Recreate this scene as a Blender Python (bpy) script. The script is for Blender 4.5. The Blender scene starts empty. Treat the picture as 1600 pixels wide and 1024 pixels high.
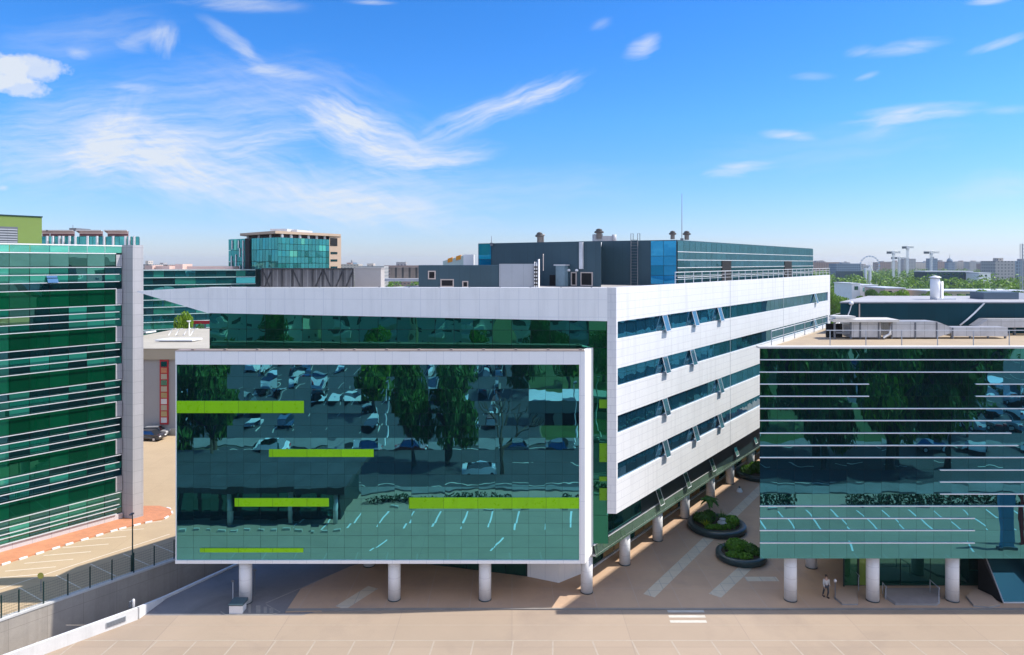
import bpy, math, random
from mathutils import Vector, Matrix
R = math.radians
random.seed(7)
SC = bpy.context.scene
COL = SC.collection

# ------------------------------------------------------------------ camera model
F, HC, CX, HY = 1067.0, 26.0, 800.0, 411.0          # focal (px at 1600 wide), eye height, principal column, horizon row


def X_at(px, Y): return (px - CX) / F * Y
def Z_at(py, Y): return HC - (py - HY) / F * Y
def G(px, py, z=0.0):
    Y = (HC - z) * F / (py - HY)
    return (X_at(px, Y), Y)


D = Vector((0.607, 0.795)).normalized()              # direction of all receding facades
N = Vector((D.y, -D.x))                              # their outward side (to the right)
SLOPE = D.x / D.y


def t_on(px, o, d=None):
    """distance along the line o + t*d at which it crosses image column px"""
    d = D if d is None else d
    k = (px - CX) / F
    return (k * o[1] - o[0]) / (d[0] - k * d[1])


def at(o, t, d=None, off=0.0):
    d = D if d is None else d
    n = Vector((d[1], -d[0]))
    return Vector((o[0] + d[0] * t + n[0] * off, o[1] + d[1] * t + n[1] * off))


# ------------------------------------------------------------------ mesh builder
class MB:
    def __init__(s):
        s.v, s.f, s.m, s.uv, s.sm = [], [], [], [], []

    def face(s, pts, m=0, uv=None, sm=False):
        pts = [Vector(p) for p in pts]
        i = len(s.v)
        s.v += pts
        s.f.append(list(range(i, i + len(pts))))
        s.m.append(m)
        s.sm.append(sm)
        if uv is None:
            n = (pts[1] - pts[0]).cross(pts[2] - pts[1])
            if n.length < 1e-9 and len(pts) > 3:
                n = (pts[2] - pts[1]).cross(pts[3] - pts[2])
            n = n.normalized() if n.length > 1e-12 else Vector((0, 0, 1))
            if abs(n.z) > .7:
                uv = [(p.x, p.y) for p in pts]
            else:
                t = Vector((-n.y, n.x, 0)).normalized()
                uv = [(p.dot(t), p.z) for p in pts]
        s.uv.append(uv)

    def prism(s, poly, z0, z1, m=0, mtop=None, mbot=None):
        poly = [Vector((p[0], p[1])) for p in poly]
        a = sum(poly[i].x * poly[(i + 1) % len(poly)].y - poly[(i + 1) % len(poly)].x * poly[i].y for i in range(len(poly)))
        if a < 0:
            poly.reverse()
        z0s = z0 if isinstance(z0, (list, tuple)) else [z0] * len(poly)
        z1s = z1 if isinstance(z1, (list, tuple)) else [z1] * len(poly)
        if a < 0:
            z0s, z1s = list(reversed(z0s)), list(reversed(z1s))
        n = len(poly)
        B = [(p.x, p.y, z0s[i]) for i, p in enumerate(poly)]
        T = [(p.x, p.y, z1s[i]) for i, p in enumerate(poly)]
        for i in range(n):
            j = (i + 1) % n
            s.face([B[i], B[j], T[j], T[i]], m)
        s.face(T, m if mtop is None else mtop)
        s.face(list(reversed(B)), m if mbot is None else mbot)

    def box(s, x0, x1, y0, y1, z0, z1, m=0, mtop=None):
        s.prism([(x0, y0), (x1, y0), (x1, y1), (x0, y1)], z0, z1, m, mtop)

    def wall(s, o, t0, t1, z0, z1, off0, off1, d=None, m=0, mtop=None):
        """box along a direction; off0..off1 measured outward (to the right of d)"""
        s.prism([at(o, t0, d, off0), at(o, t1, d, off0), at(o, t1, d, off1), at(o, t0, d, off1)], z0, z1, m, mtop)

    def lathe(s, c, prof, seg=20, m=0, sm=True, cap=True):
        i0 = len(s.v)
        for r, z in prof:
            for k in range(seg):
                a = 2 * math.pi * k / seg
                s.v.append(Vector((c[0] + r * math.cos(a), c[1] + r * math.sin(a), c[2] + z)))
        for j in range(len(prof) - 1):
            r = max(prof[j][0], prof[j + 1][0])
            for k in range(seg):
                k2 = (k + 1) % seg
                s.f.append([i0 + j * seg + k, i0 + j * seg + k2, i0 + (j + 1) * seg + k2, i0 + (j + 1) * seg + k])
                s.m.append(m)
                s.sm.append(sm)
                u0, u1 = 2 * math.pi * r * k / seg, 2 * math.pi * r * (k + 1) / seg
                s.uv.append([(u0, prof[j][1]), (u1, prof[j][1]), (u1, prof[j + 1][1]), (u0, prof[j + 1][1])])
        if cap:
            j = len(prof) - 1
            if prof[j][0] > 1e-4:
                s.f.append([i0 + j * seg + k for k in range(seg)])
                s.m.append(m); s.sm.append(False)
                s.uv.append([(s.v[q].x, s.v[q].y) for q in s.f[-1]])
            if prof[0][0] > 1e-4:
                s.f.append([i0 + k for k in reversed(range(seg))])
                s.m.append(m); s.sm.append(False)
                s.uv.append([(s.v[q].x, s.v[q].y) for q in s.f[-1]])

    def tube(s, pts, r, seg=6, m=0, r1=None):
        pts = [Vector(p) for p in pts]
        r1 = r if r1 is None else r1
        rings = []
        for i, p in enumerate(pts):
            t = (pts[min(i + 1, len(pts) - 1)] - pts[max(i - 1, 0)]).normalized()
            a = t.orthogonal().normalized() if abs(t.z) > .99 else t.cross(Vector((0, 0, 1))).normalized()
            b = t.cross(a)
            rr = r + (r1 - r) * i / max(1, len(pts) - 1)
            i0 = len(s.v)
            for k in range(seg):
                w = 2 * math.pi * k / seg
                s.v.append(p + a * math.cos(w) * rr + b * math.sin(w) * rr)
            rings.append(i0)
        for q in range(len(rings) - 1):
            for k in range(seg):
                k2 = (k + 1) % seg
                s.f.append([rings[q] + k, rings[q] + k2, rings[q + 1] + k2, rings[q + 1] + k])
                s.m.append(m); s.sm.append(seg > 5); s.uv.append([(0, 0), (1, 0), (1, 1), (0, 1)])
        for q in (0, -1):
            s.f.append([rings[q] + k for k in range(seg)])
            s.m.append(m); s.sm.append(False); s.uv.append([(0, 0)] * seg)

    def panes(s, o, us, zs, d=None, off=0.0, gap=.025, tilt=.003, mf=None, m=0):
        """separate sheets of glass, each with its own tiny tilt and its own 0..1 uv"""
        for i in range(len(us) - 1):
            for j in range(len(zs) - 1):
                u0, u1, z0, z1 = us[i] + gap / 2, us[i + 1] - gap / 2, zs[j] + gap / 2, zs[j + 1] - gap / 2
                a, b = random.gauss(0, tilt) * (u1 - u0) / 2, random.gauss(0, tilt) * (z1 - z0) / 2
                c = [at(o, u0, d, off - a - b), at(o, u1, d, off + a - b), at(o, u1, d, off + a + b), at(o, u0, d, off - a + b)]
                z = [z0, z0, z1, z1]
                mi = mf(i, j) if mf else m
                s.face([(c[q].x, c[q].y, z[q]) for q in range(4)], mi, uv=[(0, 0), (1, 0), (1, 1), (0, 1)])

    def sheet(s, o, t0, t1, z0, z1, d=None, off=0.0, m=0):
        a, b = at(o, t0, d, off), at(o, t1, d, off)
        s.face([(a.x, a.y, z0), (b.x, b.y, z0), (b.x, b.y, z1), (a.x, a.y, z1)], m)

    def build(s, name, mats, parent=None):
        me = bpy.data.meshes.new(name)
        off = Vector((0, 0, 0))
        p = parent
        while p is not None:
            off += p.location
            p = p.parent
        me.from_pydata([tuple(v - off) for v in s.v], [], s.f)
        if not isinstance(mats, (list, tuple)):
            mats = [mats]
        for m in mats:
            me.materials.append(m)
        ul = me.uv_layers.new(name="UVMap")
        k = 0
        for i, poly in enumerate(me.polygons):
            poly.material_index = s.m[i]
            poly.use_smooth = s.sm[i]
            for q in range(len(s.f[i])):
                ul.data[k].uv = s.uv[i][q]
                k += 1
        o = bpy.data.objects.new(name, me)
        COL.objects.link(o)
        if parent is not None:
            o.parent = parent
        return o


def tag(o, label=None, cat=None, group=None, kind=None):
    if label: o['label'] = label
    if cat: o['category'] = cat
    if group: o['group'] = group
    if kind: o['kind'] = kind
    return o


def thing(name, label, cat, loc=(0, 0, 0), group=None):
    o = bpy.data.objects.new(name, None)
    o.empty_display_size = .5
    COL.objects.link(o)
    o.location = loc
    return tag(o, label, cat, group)


def copy_tree(o, parent=None):
    c = o.copy()
    COL.objects.link(c)
    if parent is not None:
        c.parent = parent
    for ch in [k for k in bpy.data.objects if k.parent == o]:
        copy_tree(ch, c)
    return c


def frange(a, b, step):
    n = max(1, round((b - a) / step))
    return [a + (b - a) * i / n for i in range(n + 1)]


# ------------------------------------------------------------------ materials
def _mat(name):
    m = bpy.data.materials.new(name)
    m.use_nodes = True
    nt = m.node_tree
    nt.nodes.clear()
    return m, nt, nt.nodes, nt.links


def _math(nt, op, a, b=None, clamp=False):
    n = nt.nodes.new('ShaderNodeMath')
    n.operation = op
    n.use_clamp = clamp
    for i, v in enumerate((a, b)):
        if v is None: continue
        if isinstance(v, (int, float)): n.inputs[i].default_value = v
        else: nt.links.new(v, n.inputs[i])
    return n.outputs[0]


def _noise(nt, vec, scale, detail=4, rough=.55, dist=0.0):
    n = nt.nodes.new('ShaderNodeTexNoise')
    n.inputs['Scale'].default_value = scale
    n.inputs['Detail'].default_value = detail
    n.inputs['Roughness'].default_value = rough
    n.inputs['Distortion'].default_value = dist
    if vec is not None: nt.links.new(vec, n.inputs['Vector'])
    return n.outputs['Fac']


def _mixc(nt, fac, a, b, mode='MIX'):
    n = nt.nodes.new('ShaderNodeMix')
    n.data_type = 'RGBA'
    n.blend_type = mode
    for s, v in ((n.inputs[0], fac), (n.inputs[6], a), (n.inputs[7], b)):
        if isinstance(v, (int, float)): s.default_value = v
        elif isinstance(v, (tuple, list)): s.default_value = (*v, 1) if len(v) == 3 else v
        else: nt.links.new(v, s)
    return n.outputs[2]


def _ramp(nt, fac, lo, hi):
    n = nt.nodes.new('ShaderNodeMapRange')
    n.inputs['From Min'].default_value = lo
    n.inputs['From Max'].default_value = hi
    nt.links.new(fac, n.inputs['Value'])
    return n.outputs[0]


def pbr(name, col, rough=.6, var=.15, scale=.6, metal=0.0, bump=0.0, spec=.4, fine=9.0, grid=None, gcol=None, stain=None, coord='Object', streak=0.0):
    """plain surface: colour broken by two scales of noise, optional joint grid (w, h, joint) in UV metres, optional stains"""
    m, nt, N_, L = _mat(name)
    out = N_.new('ShaderNodeOutputMaterial')
    p = N_.new('ShaderNodeBsdfPrincipled')
    L.new(p.outputs[0], out.inputs[0])
    tc = N_.new('ShaderNodeTexCoord')
    vec = tc.outputs[coord]
    n1 = _noise(nt, vec, scale, 5)
    n2 = _noise(nt, vec, scale * fine, 3)
    s = _math(nt, 'ADD', _math(nt, 'MULTIPLY', n1, .7), _math(nt, 'MULTIPLY', n2, .3))
    s = _ramp(nt, s, .3, .7)
    c = _mixc(nt, s, [x * (1 - var) for x in col], [min(1, x * (1 + var)) for x in col])
    if stain:
        sn = _noise(nt, vec, stain[0], 6, .65, .6)
        c = _mixc(nt, _math(nt, 'MULTIPLY', _ramp(nt, sn, .52, .72), stain[1], True), c, stain[2])
    if streak:
        mp_ = N_.new('ShaderNodeMapping')
        mp_.inputs['Scale'].default_value = (1.6, 1.6, .10)
        L.new(vec, mp_.inputs[0])
        sk = _ramp(nt, _noise(nt, mp_.outputs[0], 1.0, 5, .65), .48, .75)
        c = _mixc(nt, _math(nt, 'MULTIPLY', sk, streak, True), c, [x * .72 for x in col])
    if grid:
        uv = tc.outputs['UV']
        b = N_.new('ShaderNodeTexBrick')
        b.offset = grid[3] if len(grid) > 3 else 0.0
        b.offset_frequency = 2
        L.new(uv, b.inputs['Vector'])
        b.inputs['Scale'].default_value = 1
        b.inputs['Brick Width'].default_value = grid[0]
        b.inputs['Row Height'].default_value = grid[1]
        b.inputs['Mortar Size'].default_value = grid[2]
        b.inputs['Mortar Smooth'].default_value = .1
        b.inputs['Color1'].default_value = (1, 1, 1, 1)
        v = grid[4] if len(grid) > 4 else .93
        b.inputs['Color2'].default_value = (v, v, v, 1)
        b.inputs['Mortar'].default_value = (1, 1, 1, 1)
        c = _mixc(nt, 1.0, c, b.outputs['Color'], 'MULTIPLY')
        c = _mixc(nt, b.outputs['Fac'], c, gcol or [x * .6 for x in col])
    L.new(c, p.inputs['Base Color'])
    p.inputs['Metallic'].default_value = metal
    p.inputs['Specular IOR Level'].default_value = spec
    rn = _math(nt, 'ADD', _math(nt, 'MULTIPLY', n2, .2), rough - .1)
    L.new(rn, p.inputs['Roughness'])
    if bump:
        bn = N_.new('ShaderNodeBump')
        bn.inputs['Strength'].default_value = .6
        bn.inputs['Distance'].default_value = bump
        L.new(n2, bn.inputs['Height'])
        L.new(bn.outputs[0], p.inputs['Normal'])
    return m


def glass(name, tint, base, fac=.6, pillow=.0016, wave=.006, wscale=.5, brough=.5, rough=.0, basevar=.3):
    """coated facade glass: tinted mirror over a dark body; every sheet is slightly dished and wavy"""
    m, nt, N_, L = _mat(name)
    out = N_.new('ShaderNodeOutputMaterial')
    tc = N_.new('ShaderNodeTexCoord')
    sep = N_.new('ShaderNodeSeparateXYZ')
    L.new(tc.outputs['UV'], sep.inputs[0])
    u = _math(nt, 'SUBTRACT', sep.outputs[0], .5)
    v = _math(nt, 'SUBTRACT', sep.outputs[1], .5)
    pil = _math(nt, 'ADD', _math(nt, 'MULTIPLY', u, u), _math(nt, 'MULTIPLY', v, v))
    h = _math(nt, 'MULTIPLY', pil, pillow * 4)
    h = _math(nt, 'ADD', h, _math(nt, 'MULTIPLY', _noise(nt, tc.outputs['Object'], wscale, 1.5, .5), wave))
    bn = N_.new('ShaderNodeBump')
    bn.inputs['Strength'].default_value = 1
    bn.inputs['Distance'].default_value = 1
    L.new(h, bn.inputs['Height'])
    g = N_.new('ShaderNodeBsdfGlossy')
    g.inputs['Roughness'].default_value = rough
    geo = N_.new('ShaderNodeNewGeometry')
    rv = _ramp(nt, geo.outputs['Random Per Island'], 0, 1)
    tc2 = _mixc(nt, rv, [x * .96 for x in tint], [min(1, x * 1.04) for x in tint])
    L.new(tc2, g.inputs['Color'])
    L.new(bn.outputs[0], g.inputs['Normal'])
    b = N_.new('ShaderNodeBsdfPrincipled')
    b.inputs['Roughness'].default_value = brough
    b.inputs['Specular IOR Level'].default_value = 0
    bc = _mixc(nt, rv, [x * (1 - basevar) for x in base], [x * (1 + basevar) for x in base])
    L.new(bc, b.inputs['Base Color'])
    lw = N_.new('ShaderNodeLayerWeight')
    lw.inputs[0].default_value = .25
    f = _math(nt, 'ADD', _math(nt, 'MULTIPLY', lw.outputs['Facing'], .25), fac, True)
    mx = N_.new('ShaderNodeMixShader')
    L.new(f, mx.inputs[0])
    L.new(b.outputs[0], mx.inputs[1])
    L.new(g.outputs[0], mx.inputs[2])
    L.new(mx.outputs[0], out.inputs[0])
    return m


def leafmat(name, c0, c1, c2):
    m, nt, N_, L = _mat(name)
    out = N_.new('ShaderNodeOutputMaterial')
    geo = N_.new('ShaderNodeNewGeometry')
    oi = N_.new('ShaderNodeObjectInfo')
    tc = N_.new('ShaderNodeTexCoord')
    r = geo.outputs['Random Per Island']
    c = _mixc(nt, r, c0, c1)
    c = _mixc(nt, _math(nt, 'MULTIPLY', oi.outputs['Random'], .7), c, c2)
    p = N_.new('ShaderNodeBsdfPrincipled')
    L.new(c, p.inputs['Base Color'])
    p.inputs['Roughness'].default_value = .55
    p.inputs['Specular IOR Level'].default_value = .25
    t = N_.new('ShaderNodeBsdfTranslucent')
    L.new(_mixc(nt, .5, c, c2), t.inputs['Color'])
    mx = N_.new('ShaderNodeMixShader')
    mx.inputs[0].default_value = .25
    L.new(p.outputs[0], mx.inputs[1])
    L.new(t.outputs[0], mx.inputs[2])
    L.new(mx.outputs[0], out.inputs[0])
    return m


def paintmat(name, cols):
    m, nt, N_, L = _mat(name)
    out = N_.new('ShaderNodeOutputMaterial')
    oi = N_.new('ShaderNodeObjectInfo')
    rp = N_.new('ShaderNodeValToRGB')
    rp.color_ramp.interpolation = 'CONSTANT'
    el = rp.color_ramp.elements
    while len(el) < len(cols): el.new(.5)
    for i, c in enumerate(cols):
        el[i].position = i / len(cols)
        el[i].color = (*c, 1)
    L.new(oi.outputs['Random'], rp.inputs[0])
    p = N_.new('ShaderNodeBsdfPrincipled')
    L.new(rp.outputs[0], p.inputs['Base Color'])
    p.inputs['Roughness'].default_value = .25
    p.inputs['Coat Weight'].default_value = .6
    L.new(p.outputs[0], out.inputs[0])
    return m


WHITE = pbr('white_cladding', (.70, .70, .71), .4, .02, .25, grid=(3.1, .62, .016, .5, .97), gcol=(.52, .52, .55), stain=(.35, .1, (.6, .59, .58)), streak=.5)
FASCIA = pbr('fascia_panels', (.88, .865, .85), .35, .03, .2, grid=(1.55, 1.36, .016, 0, .98), gcol=(.68, .68, .70), stain=(.3, .14, (.62, .61, .6)), streak=.4)
FRAMEW = pbr('box_frame_panels', (.88, .865, .855), .35, .03, .2, grid=(1.29, 4.0, .016, 0, .98), gcol=(.68, .68, .70), stain=(.4, .1, (.6, .6, .6)))
COLUMN = pbr('column_cladding', (.78, .78, .79), .4, .05, .5, grid=(3.0, .92, .016, 0, .98), gcol=(.58, .58, .6), stain=(1.2, .25, (.6, .58, .56)))
PLAINWHITE = pbr('white_paint', (.78, .78, .79), .4, .06, .8)
LOUVREW = pbr('pale_grey_louvre', (.56, .56, .60), .45, .06, .8)
SOFFIT = pbr('soffit_panels', (.62, .61, .60), .6, .06, .5, grid=(1.3, 1.3, .02), gcol=(.35, .35, .35))
ROOFDECK = pbr('roof_membrane', (.36, .34, .33), .85, .2, .4, stain=(.3, .5, (.2, .19, .18)))
COPING = pbr('brown_coping', (.23, .19, .18), .6, .2, .6)
DARKMETAL = pbr('dark_blue_metal', (.035, .075, .098), .55, .12, .4, grid=(1.0, 50, .012, 0, .93), gcol=(.022, .05, .065))
TEALMETAL = pbr('dark_teal_metal', (.002, .042, .060), .6, .12, .4, grid=(1.2, 50, .012, 0, .92), gcol=(.001, .025, .038), spec=.15)
GREYPANEL = pbr('grey_panel', (.36, .38, .41), .5, .06, .5, grid=(1.1, 30, .01, 0, .95))
BEIGEBOX = pbr('beige_render', (.40, .37, .35), .8, .08, .5)
STEEL = pbr('galvanised_steel', (.50, .50, .52), .4, .15, 1.5, metal=.5, grid=(1.2, 1.6, .02, 0, .92))
PALESTEEL = pbr('pale_steel', (.62, .62, .64), .45, .12, 1.2, metal=.2)
BLACK = pbr('black_void', (.008, .008, .009), .8, .2, 1)
MULLION = pbr('dark_mullion', (.012, .03, .032), .5, .2, 1)
DARKGREEN = pbr('dark_green_paint', (.008, .035, .03), .45, .2, 2)
CREAMFRAME = pbr('cream_window_frame', (.50, .42, .38), .6, .1, 2)
CONCRETE = pbr('retaining_concrete', (.36, .32, .28), .85, .12, .5, bump=.01, grid=(2.4, 20, .012, 0, .96), stain=(.5, .45, (.26, .24, .22)), streak=.6)
KERBCON = pbr('kerb_concrete', (.52, .51, .50), .8, .12, .8, stain=(.8, .4, (.35, .33, .31)))
WALLWHITE = pbr('painted_low_wall', (.62, .62, .63), .7, .08, .7, stain=(.6, .3, (.42, .41, .4)), streak=.5)
COURT = pbr('forecourt_paving', (.345, .268, .205), .85, .05, .22, grid=(8.2, 4.2, .03, 0, .93), gcol=(.275, .215, .175), stain=(.16, .65, (.262, .205, .166)), spec=.2)
UPPERLOT = pbr('upper_lot_paving', (.43, .325, .21), .85, .06, .25, grid=(5, 6, .03, 0, .97), gcol=(.37, .28, .18), stain=(.2, .4, (.36, .265, .17)), spec=.2)
PODIUM = pbr('plaza_paving', (.47, .32, .215), .7, .08, .3, grid=(3.2, 3.2, .02, 0, .95), gcol=(.44, .34, .27), stain=(.22, .5, (.32, .24, .195)))
PALETILE = pbr('pale_plaza_tiles', (.56, .49, .38), .75, .08, .7, grid=(1.2, 1.2, .03), gcol=(.36, .34, .3), stain=(.7, .4, (.38, .36, .32)))
LANE = pbr('lane_asphalt', (.19, .18, .185), .85, .15, .35, bump=.004, stain=(.25, .5, (.11, .105, .11)))
ASPHALT = pbr('street_asphalt', (.045, .048, .054), .85, .2, .3, stain=(.2, .5, (.03, .032, .036)))
GROUNDM = pbr('city_ground', (.13, .15, .085), .95, .3, .01, stain=(.02, .6, (.20, .18, .15)))
ORANGE = pbr('orange_brick_paving', (.56, .23, .115), .8, .12, .6, grid=(.4, .2, .012, .5, .85), gcol=(.36, .2, .13))
LINE = pbr('road_paint', (.50, .47, .42), .7, .12, 2.5, stain=(1.5, .5, (.38, .33, .27)))
FADEDLINE = pbr('worn_road_paint', (.37, .31, .25), .75, .1, 2.5, stain=(1.5, .8, (.31, .25, .205)))
PLANTER = pbr('dark_planter_shell', (.02, .045, .05), .35, .2, 1.0, spec=.5)
SOIL = pbr('planter_soil', (.06, .045, .03), .95, .3, 2)
GRASSM = pbr('grass_ground', (.035, .075, .015), .95, .35, .4)
BARK = pbr('bark', (.09, .07, .05), .9, .3, 3, bump=.02)
OLIVE = pbr('olive_green_render', (.17, .25, .06), .7, .07, .3, grid=(6, 3, .01, 0, .95))
LOUVRE = pbr('grey_louvre', (.12, .13, .15), .5, .1, 2)
TILEGREY = pbr('grey_stone_tiles', (.43, .425, .445), .55, .06, .4, grid=(.75, 1.1, .022, 0, .93), gcol=(.3, .3, .32))
LIME = pbr('lime_green_panel', (.26, .62, .004), .3, .05, .4, grid=(2.58, 10, .02, 0, .84), gcol=(.12, .3, .01), streak=.35)
SANDROOF = pbr('sandy_roof', (.36, .28, .19), .9, .1, .5, stain=(.4, .5, (.27, .21, .15)))
SANDWALL = pbr('sand_render', (.42, .31, .23), .8, .05, .2)
PINKROOF = pbr('pink_terrace', (.62, .45, .40), .8, .1, .3)
HALLWALL = pbr('hall_grey_wall', (.34, .34, .35), .8, .05, .2, grid=(6, 12, .02, 0, .96))
HALLFASCIA = pbr('hall_beige_fascia', (.42, .37, .28), .8, .05, .3)
REDM = pbr('red_paint', (.42, .02, .03), .5, .1, 1)
ORANGECLOTH = pbr('orange_cover', (.70, .28, .03), .7, .1, 1)
BLUESIGN = pbr('blue_sign_face', (.12, .32, .55), .4, .05, 1)
RUBBER = pbr('tyre_rubber', (.015, .015, .016), .8, .2, 3)
DARKHEDGE = leafmat('hedge_leaves', (.012, .035, .010), (.03, .07, .015), (.02, .05, .02))
LEAF = leafmat('broad_leaves', (.030, .10, .010), (.085, .20, .02), (.05, .12, .03))
LEAFBRIGHT = leafmat('spring_leaves', (.11, .24, .010), (.27, .42, .025), (.09, .19, .02))
LEAFPLANT = leafmat('planter_leaves', (.05, .17, .015), (.17, .36, .03), (.10, .24, .02))
LEAFYELLOW = leafmat('yellow_green_leaves', (.30, .38, .015), (.50, .50, .04), (.2, .3, .02))
PAINT = paintmat('car_paint', [(.75, .76, .78), (.03, .035, .04), (.35, .37, .4), (.04, .10, .22), (.6, .62, .65), (.12, .02, .02), (.8, .8, .8), (.1, .12, .14)])
DARKPAINT = paintmat('dark_car_paint', [(.02, .03, .05), (.03, .03, .035)])

G_BOX = glass('teal_mirror_glass', (.17, .60, .65), (.003, .018, .028), .63, .0009, .0100, .42)
G_RECESS = glass('green_mirror_glass', (.07, .38, .27), (.004, .040, .024), .52, .0010, .008, .5)
G_RIGHT = glass('blue_green_mirror_glass', (.15, .53, .62), (.003, .018, .026), .62, .0009, .0110, .40)
G_SIDE = glass('blue_window_glass', (.36, .58, .74), (.010, .060, .105), .55, .0015, .008, .6)
G_SASH = glass('sash_glass', (.30, .44, .48), (.06, .13, .16), .45, .0004, .003, .5)
G_SKIRT = glass('pale_green_glass', (.42, .62, .52), (.10, .16, .12), .4, .001, .006, .6)
G_TEALSKY = glass('blue_reflective_glass', (.07, .40, .70), (.006, .16, .32), .36, .001, .010, .4)
G_PENT = glass('grey_teal_glass', (.16, .34, .40), (.008, .035, .045), .45, .001, .02, .25)
G_SPAN = glass('dark_green_spandrel', (.06, .30, .21), (.001, .060, .026), .34, .0008, .004, .5)
G_WIN = glass('green_window_glass', (.16, .52, .42), (.004, .09, .065), .40, .001, .006, .6, basevar=.7)
G_WINLIT = glass('green_glass_over_blind', (.22, .55, .45), (.022, .21, .155), .32, .001, .006, .6, basevar=.35)
G_WINTAN = glass('green_glass_over_curtain', (.22, .5, .35), (.10, .18, .08), .28, .001, .006, .6)
G_WINDARK = glass('dark_green_glass', (.16, .42, .42), (.003, .026, .030), .42, .001, .006, .6)
G_PARA = glass('parapet_glass', (.25, .75, .62), (.022, .20, .155), .4, .0008, .004, .5)
G_TOWER = glass('tower_glass', (.10, .42, .45), (.004, .085, .09), .5, .001, .02, .15, basevar=.5)
G_DARK = glass('dark_entrance_glass', (.12, .36, .33), (.003, .034, .028), .4, .001, .004, .5)
G_TAN = glass('amber_blind_glass', (.4, .4, .3), (.34, .25, .13), .16, .001, .004, .5)
G_CAR = glass('car_glass', (.5, .55, .6), (.01, .012, .015), .35, 0, 0, 1)

# ------------------------------------------------------------------ setting: ground
L1 = [(-35.2, 40.0), (-32.7, 43.8), (-27.45, 49.9), (-27.0, 53.0), (-23.9, 58.6), (-18.2, 66.0)]        # edge of the sunken ramp, near side
L2 = (-34.2, 50.3)                                                                                     # face of the retaining wall
ZU = .82                                                                                               # level of the upper lot


def l2x(Y, off=0.0): return L2[0] + SLOPE * (Y - L2[1]) + off


b = MB()
b.face([(p[0], p[1], 0) for p in L1] + [(6000, 66, 0), (6000, 40, 0)])
b.face([(-6000, 66, 0), (-18.2, 66, 0), (6000, 66, 0), (6000, 6000, 0), (-6000, 6000, 0)])
b.face([(-6000, -6000, 0), (6000, -6000, 0), (6000, 40, 0), (-35.2, 40, 0), (-6000, 40, 0)])
b.face([(-6000, 40, 0), (-44, 40, 0), (-24, 66, 0), (-6000, 66, 0)])
tag(b.build('ground', GROUNDM), kind='structure')
b = MB()
b.face([(l2x(38, -1), 38, -1.9), (-30, 38, -1.9), (-14, 70, -1.9), (l2x(70, -1), 70, -1.9)])
tag(b.build('ramp_road', LANE), kind='structure')
b = MB()
b.face([(-31.5, 45.2, .006), (-34.9, 40, .006), (-60, 40, .006), (-60, 23.5, .006), (120, 23.5, .006), (120, 51.25, .006), (-14, 51.25, .006), (-15.5, 50.35, .006), (-27.2, 50.35, .006)])
tag(b.build('forecourt_pavement', COURT), kind='structure')
b = MB()
b.face([(-27.2, 50.35, .004), (-15.5, 50.35, .004), (-13.9, 51.1, .004), (-8, 66, .004), (-18.2, 66, .004), (-23.7, 58.6, .004), (-26.8, 53, .004)])
tag(b.build('service_lane', LANE), kind='structure')
# raised plaza
PZ = .08
b = MB()
pl = [G(446, 956, PZ), (-8, 51.27), (120, 51.27), (150, 160), (60, 160), (-5, 66), G(545, 886, PZ), G(470, 920, PZ)]
b.prism(pl, -.05, PZ)
tag(b.build('plaza_pavement', PODIUM), kind='structure')
b = MB()
kb = [G(446, 957), (-8, 51.12), (120, 51.12), (120, 51.262), (-8, 51.262), G(449, 953)]
b.prism(kb, -.04, PZ + .025)
tag(b.build('plaza_kerb', pbr('dark_kerb', (.25, .23, .21), .8, .15, .8)), kind='structure')


def ribbon(mb, p0, p1, w, z, m=0, d=None):
    p0, p1 = Vector(p0), Vector(p1)
    t = (p1 - p0).normalized()
    n = Vector((t.y, -t.x)) * w / 2
    mb.face([(*(p0 + n), z), (*(p1 + n), z), (*(p1 - n), z), (*(p0 - n), z)])


b = MB()
ribbon(b, G(1014, 931, PZ), G(1208, 745, PZ), .95, PZ + .004)
ribbon(b, G(1117, 931, PZ), G(1260, 800, PZ), 1.0, PZ + .0045)
ribbon(b, G(532, 950, PZ), G(583, 918, PZ), 1.0, PZ + .004)
ribbon(b, G(1215, 905, PZ), G(1165, 905, PZ), .8, PZ + .0085)
tag(b.build('pale_paving_bands', PALETILE), kind='structure')

b = MB()
for k in range(3):                                          # crossing bars
    y = 955.5 + 8 * k
    p, q = G(1043 + 2 * k, y), G(1100 + 2 * k, y)
    b.face([(p[0], p[1] - .17, .011), (q[0], q[1] - .17, .011), (q[0], q[1] + .17, .011), (p[0], p[1] + .17, .011)])
tag(b.build('crossing_markings', LINE), kind='structure')
b = MB()
for i in range(-14, 34):                                    # bay lines in front, two facing rows
    x = -5.1 + 2.72 * i
    dx = .0 if i < 5 else .35
    ribbon(b, (x - .25, 46.9), (x - .6 if i < 4 else x + .25, 42.0), .11, .0115)
ribbon(b, (-32, 47.0), (80, 47.0), .10, .0112)
ribbon(b, (-32, 49.0), (80, 49.0), .05, .0108)
tag(b.build('forecourt_bay_lines', FADEDLINE), kind='structure')
b = MB()
for i in range(-6, 34):                                     # far row of bays, freshly painted
    x = -5.1 + 2.72 * i
    ribbon(b, (x, 36.4), (x + .5, 31.4), .15, .0115)
    if i % 4 == 1: ribbon(b, (x + .4, 41.6), (x + 1.5, 39.0), .14, .0117)
tag(b.build('far_bay_lines', PLAINWHITE), kind='structure')
b = MB()
for i in range(9):                                          # striped nose beside the cabinet
    pass
c0 = Vector(G(397, 952))
for k, (a, e) in enumerate(((388, 392), (400, 407), (412, 417), (421, 427))):
    h = (950 - 941) * (1 - k * .16)
    p = [G(a, 958.5), G(e, 958.5), G(e, 958.5 - 14 + k * 2), G(a, 958.5 - 14 + k * 2)]
    b.face([(x, y, .012) for x, y in p])
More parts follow.
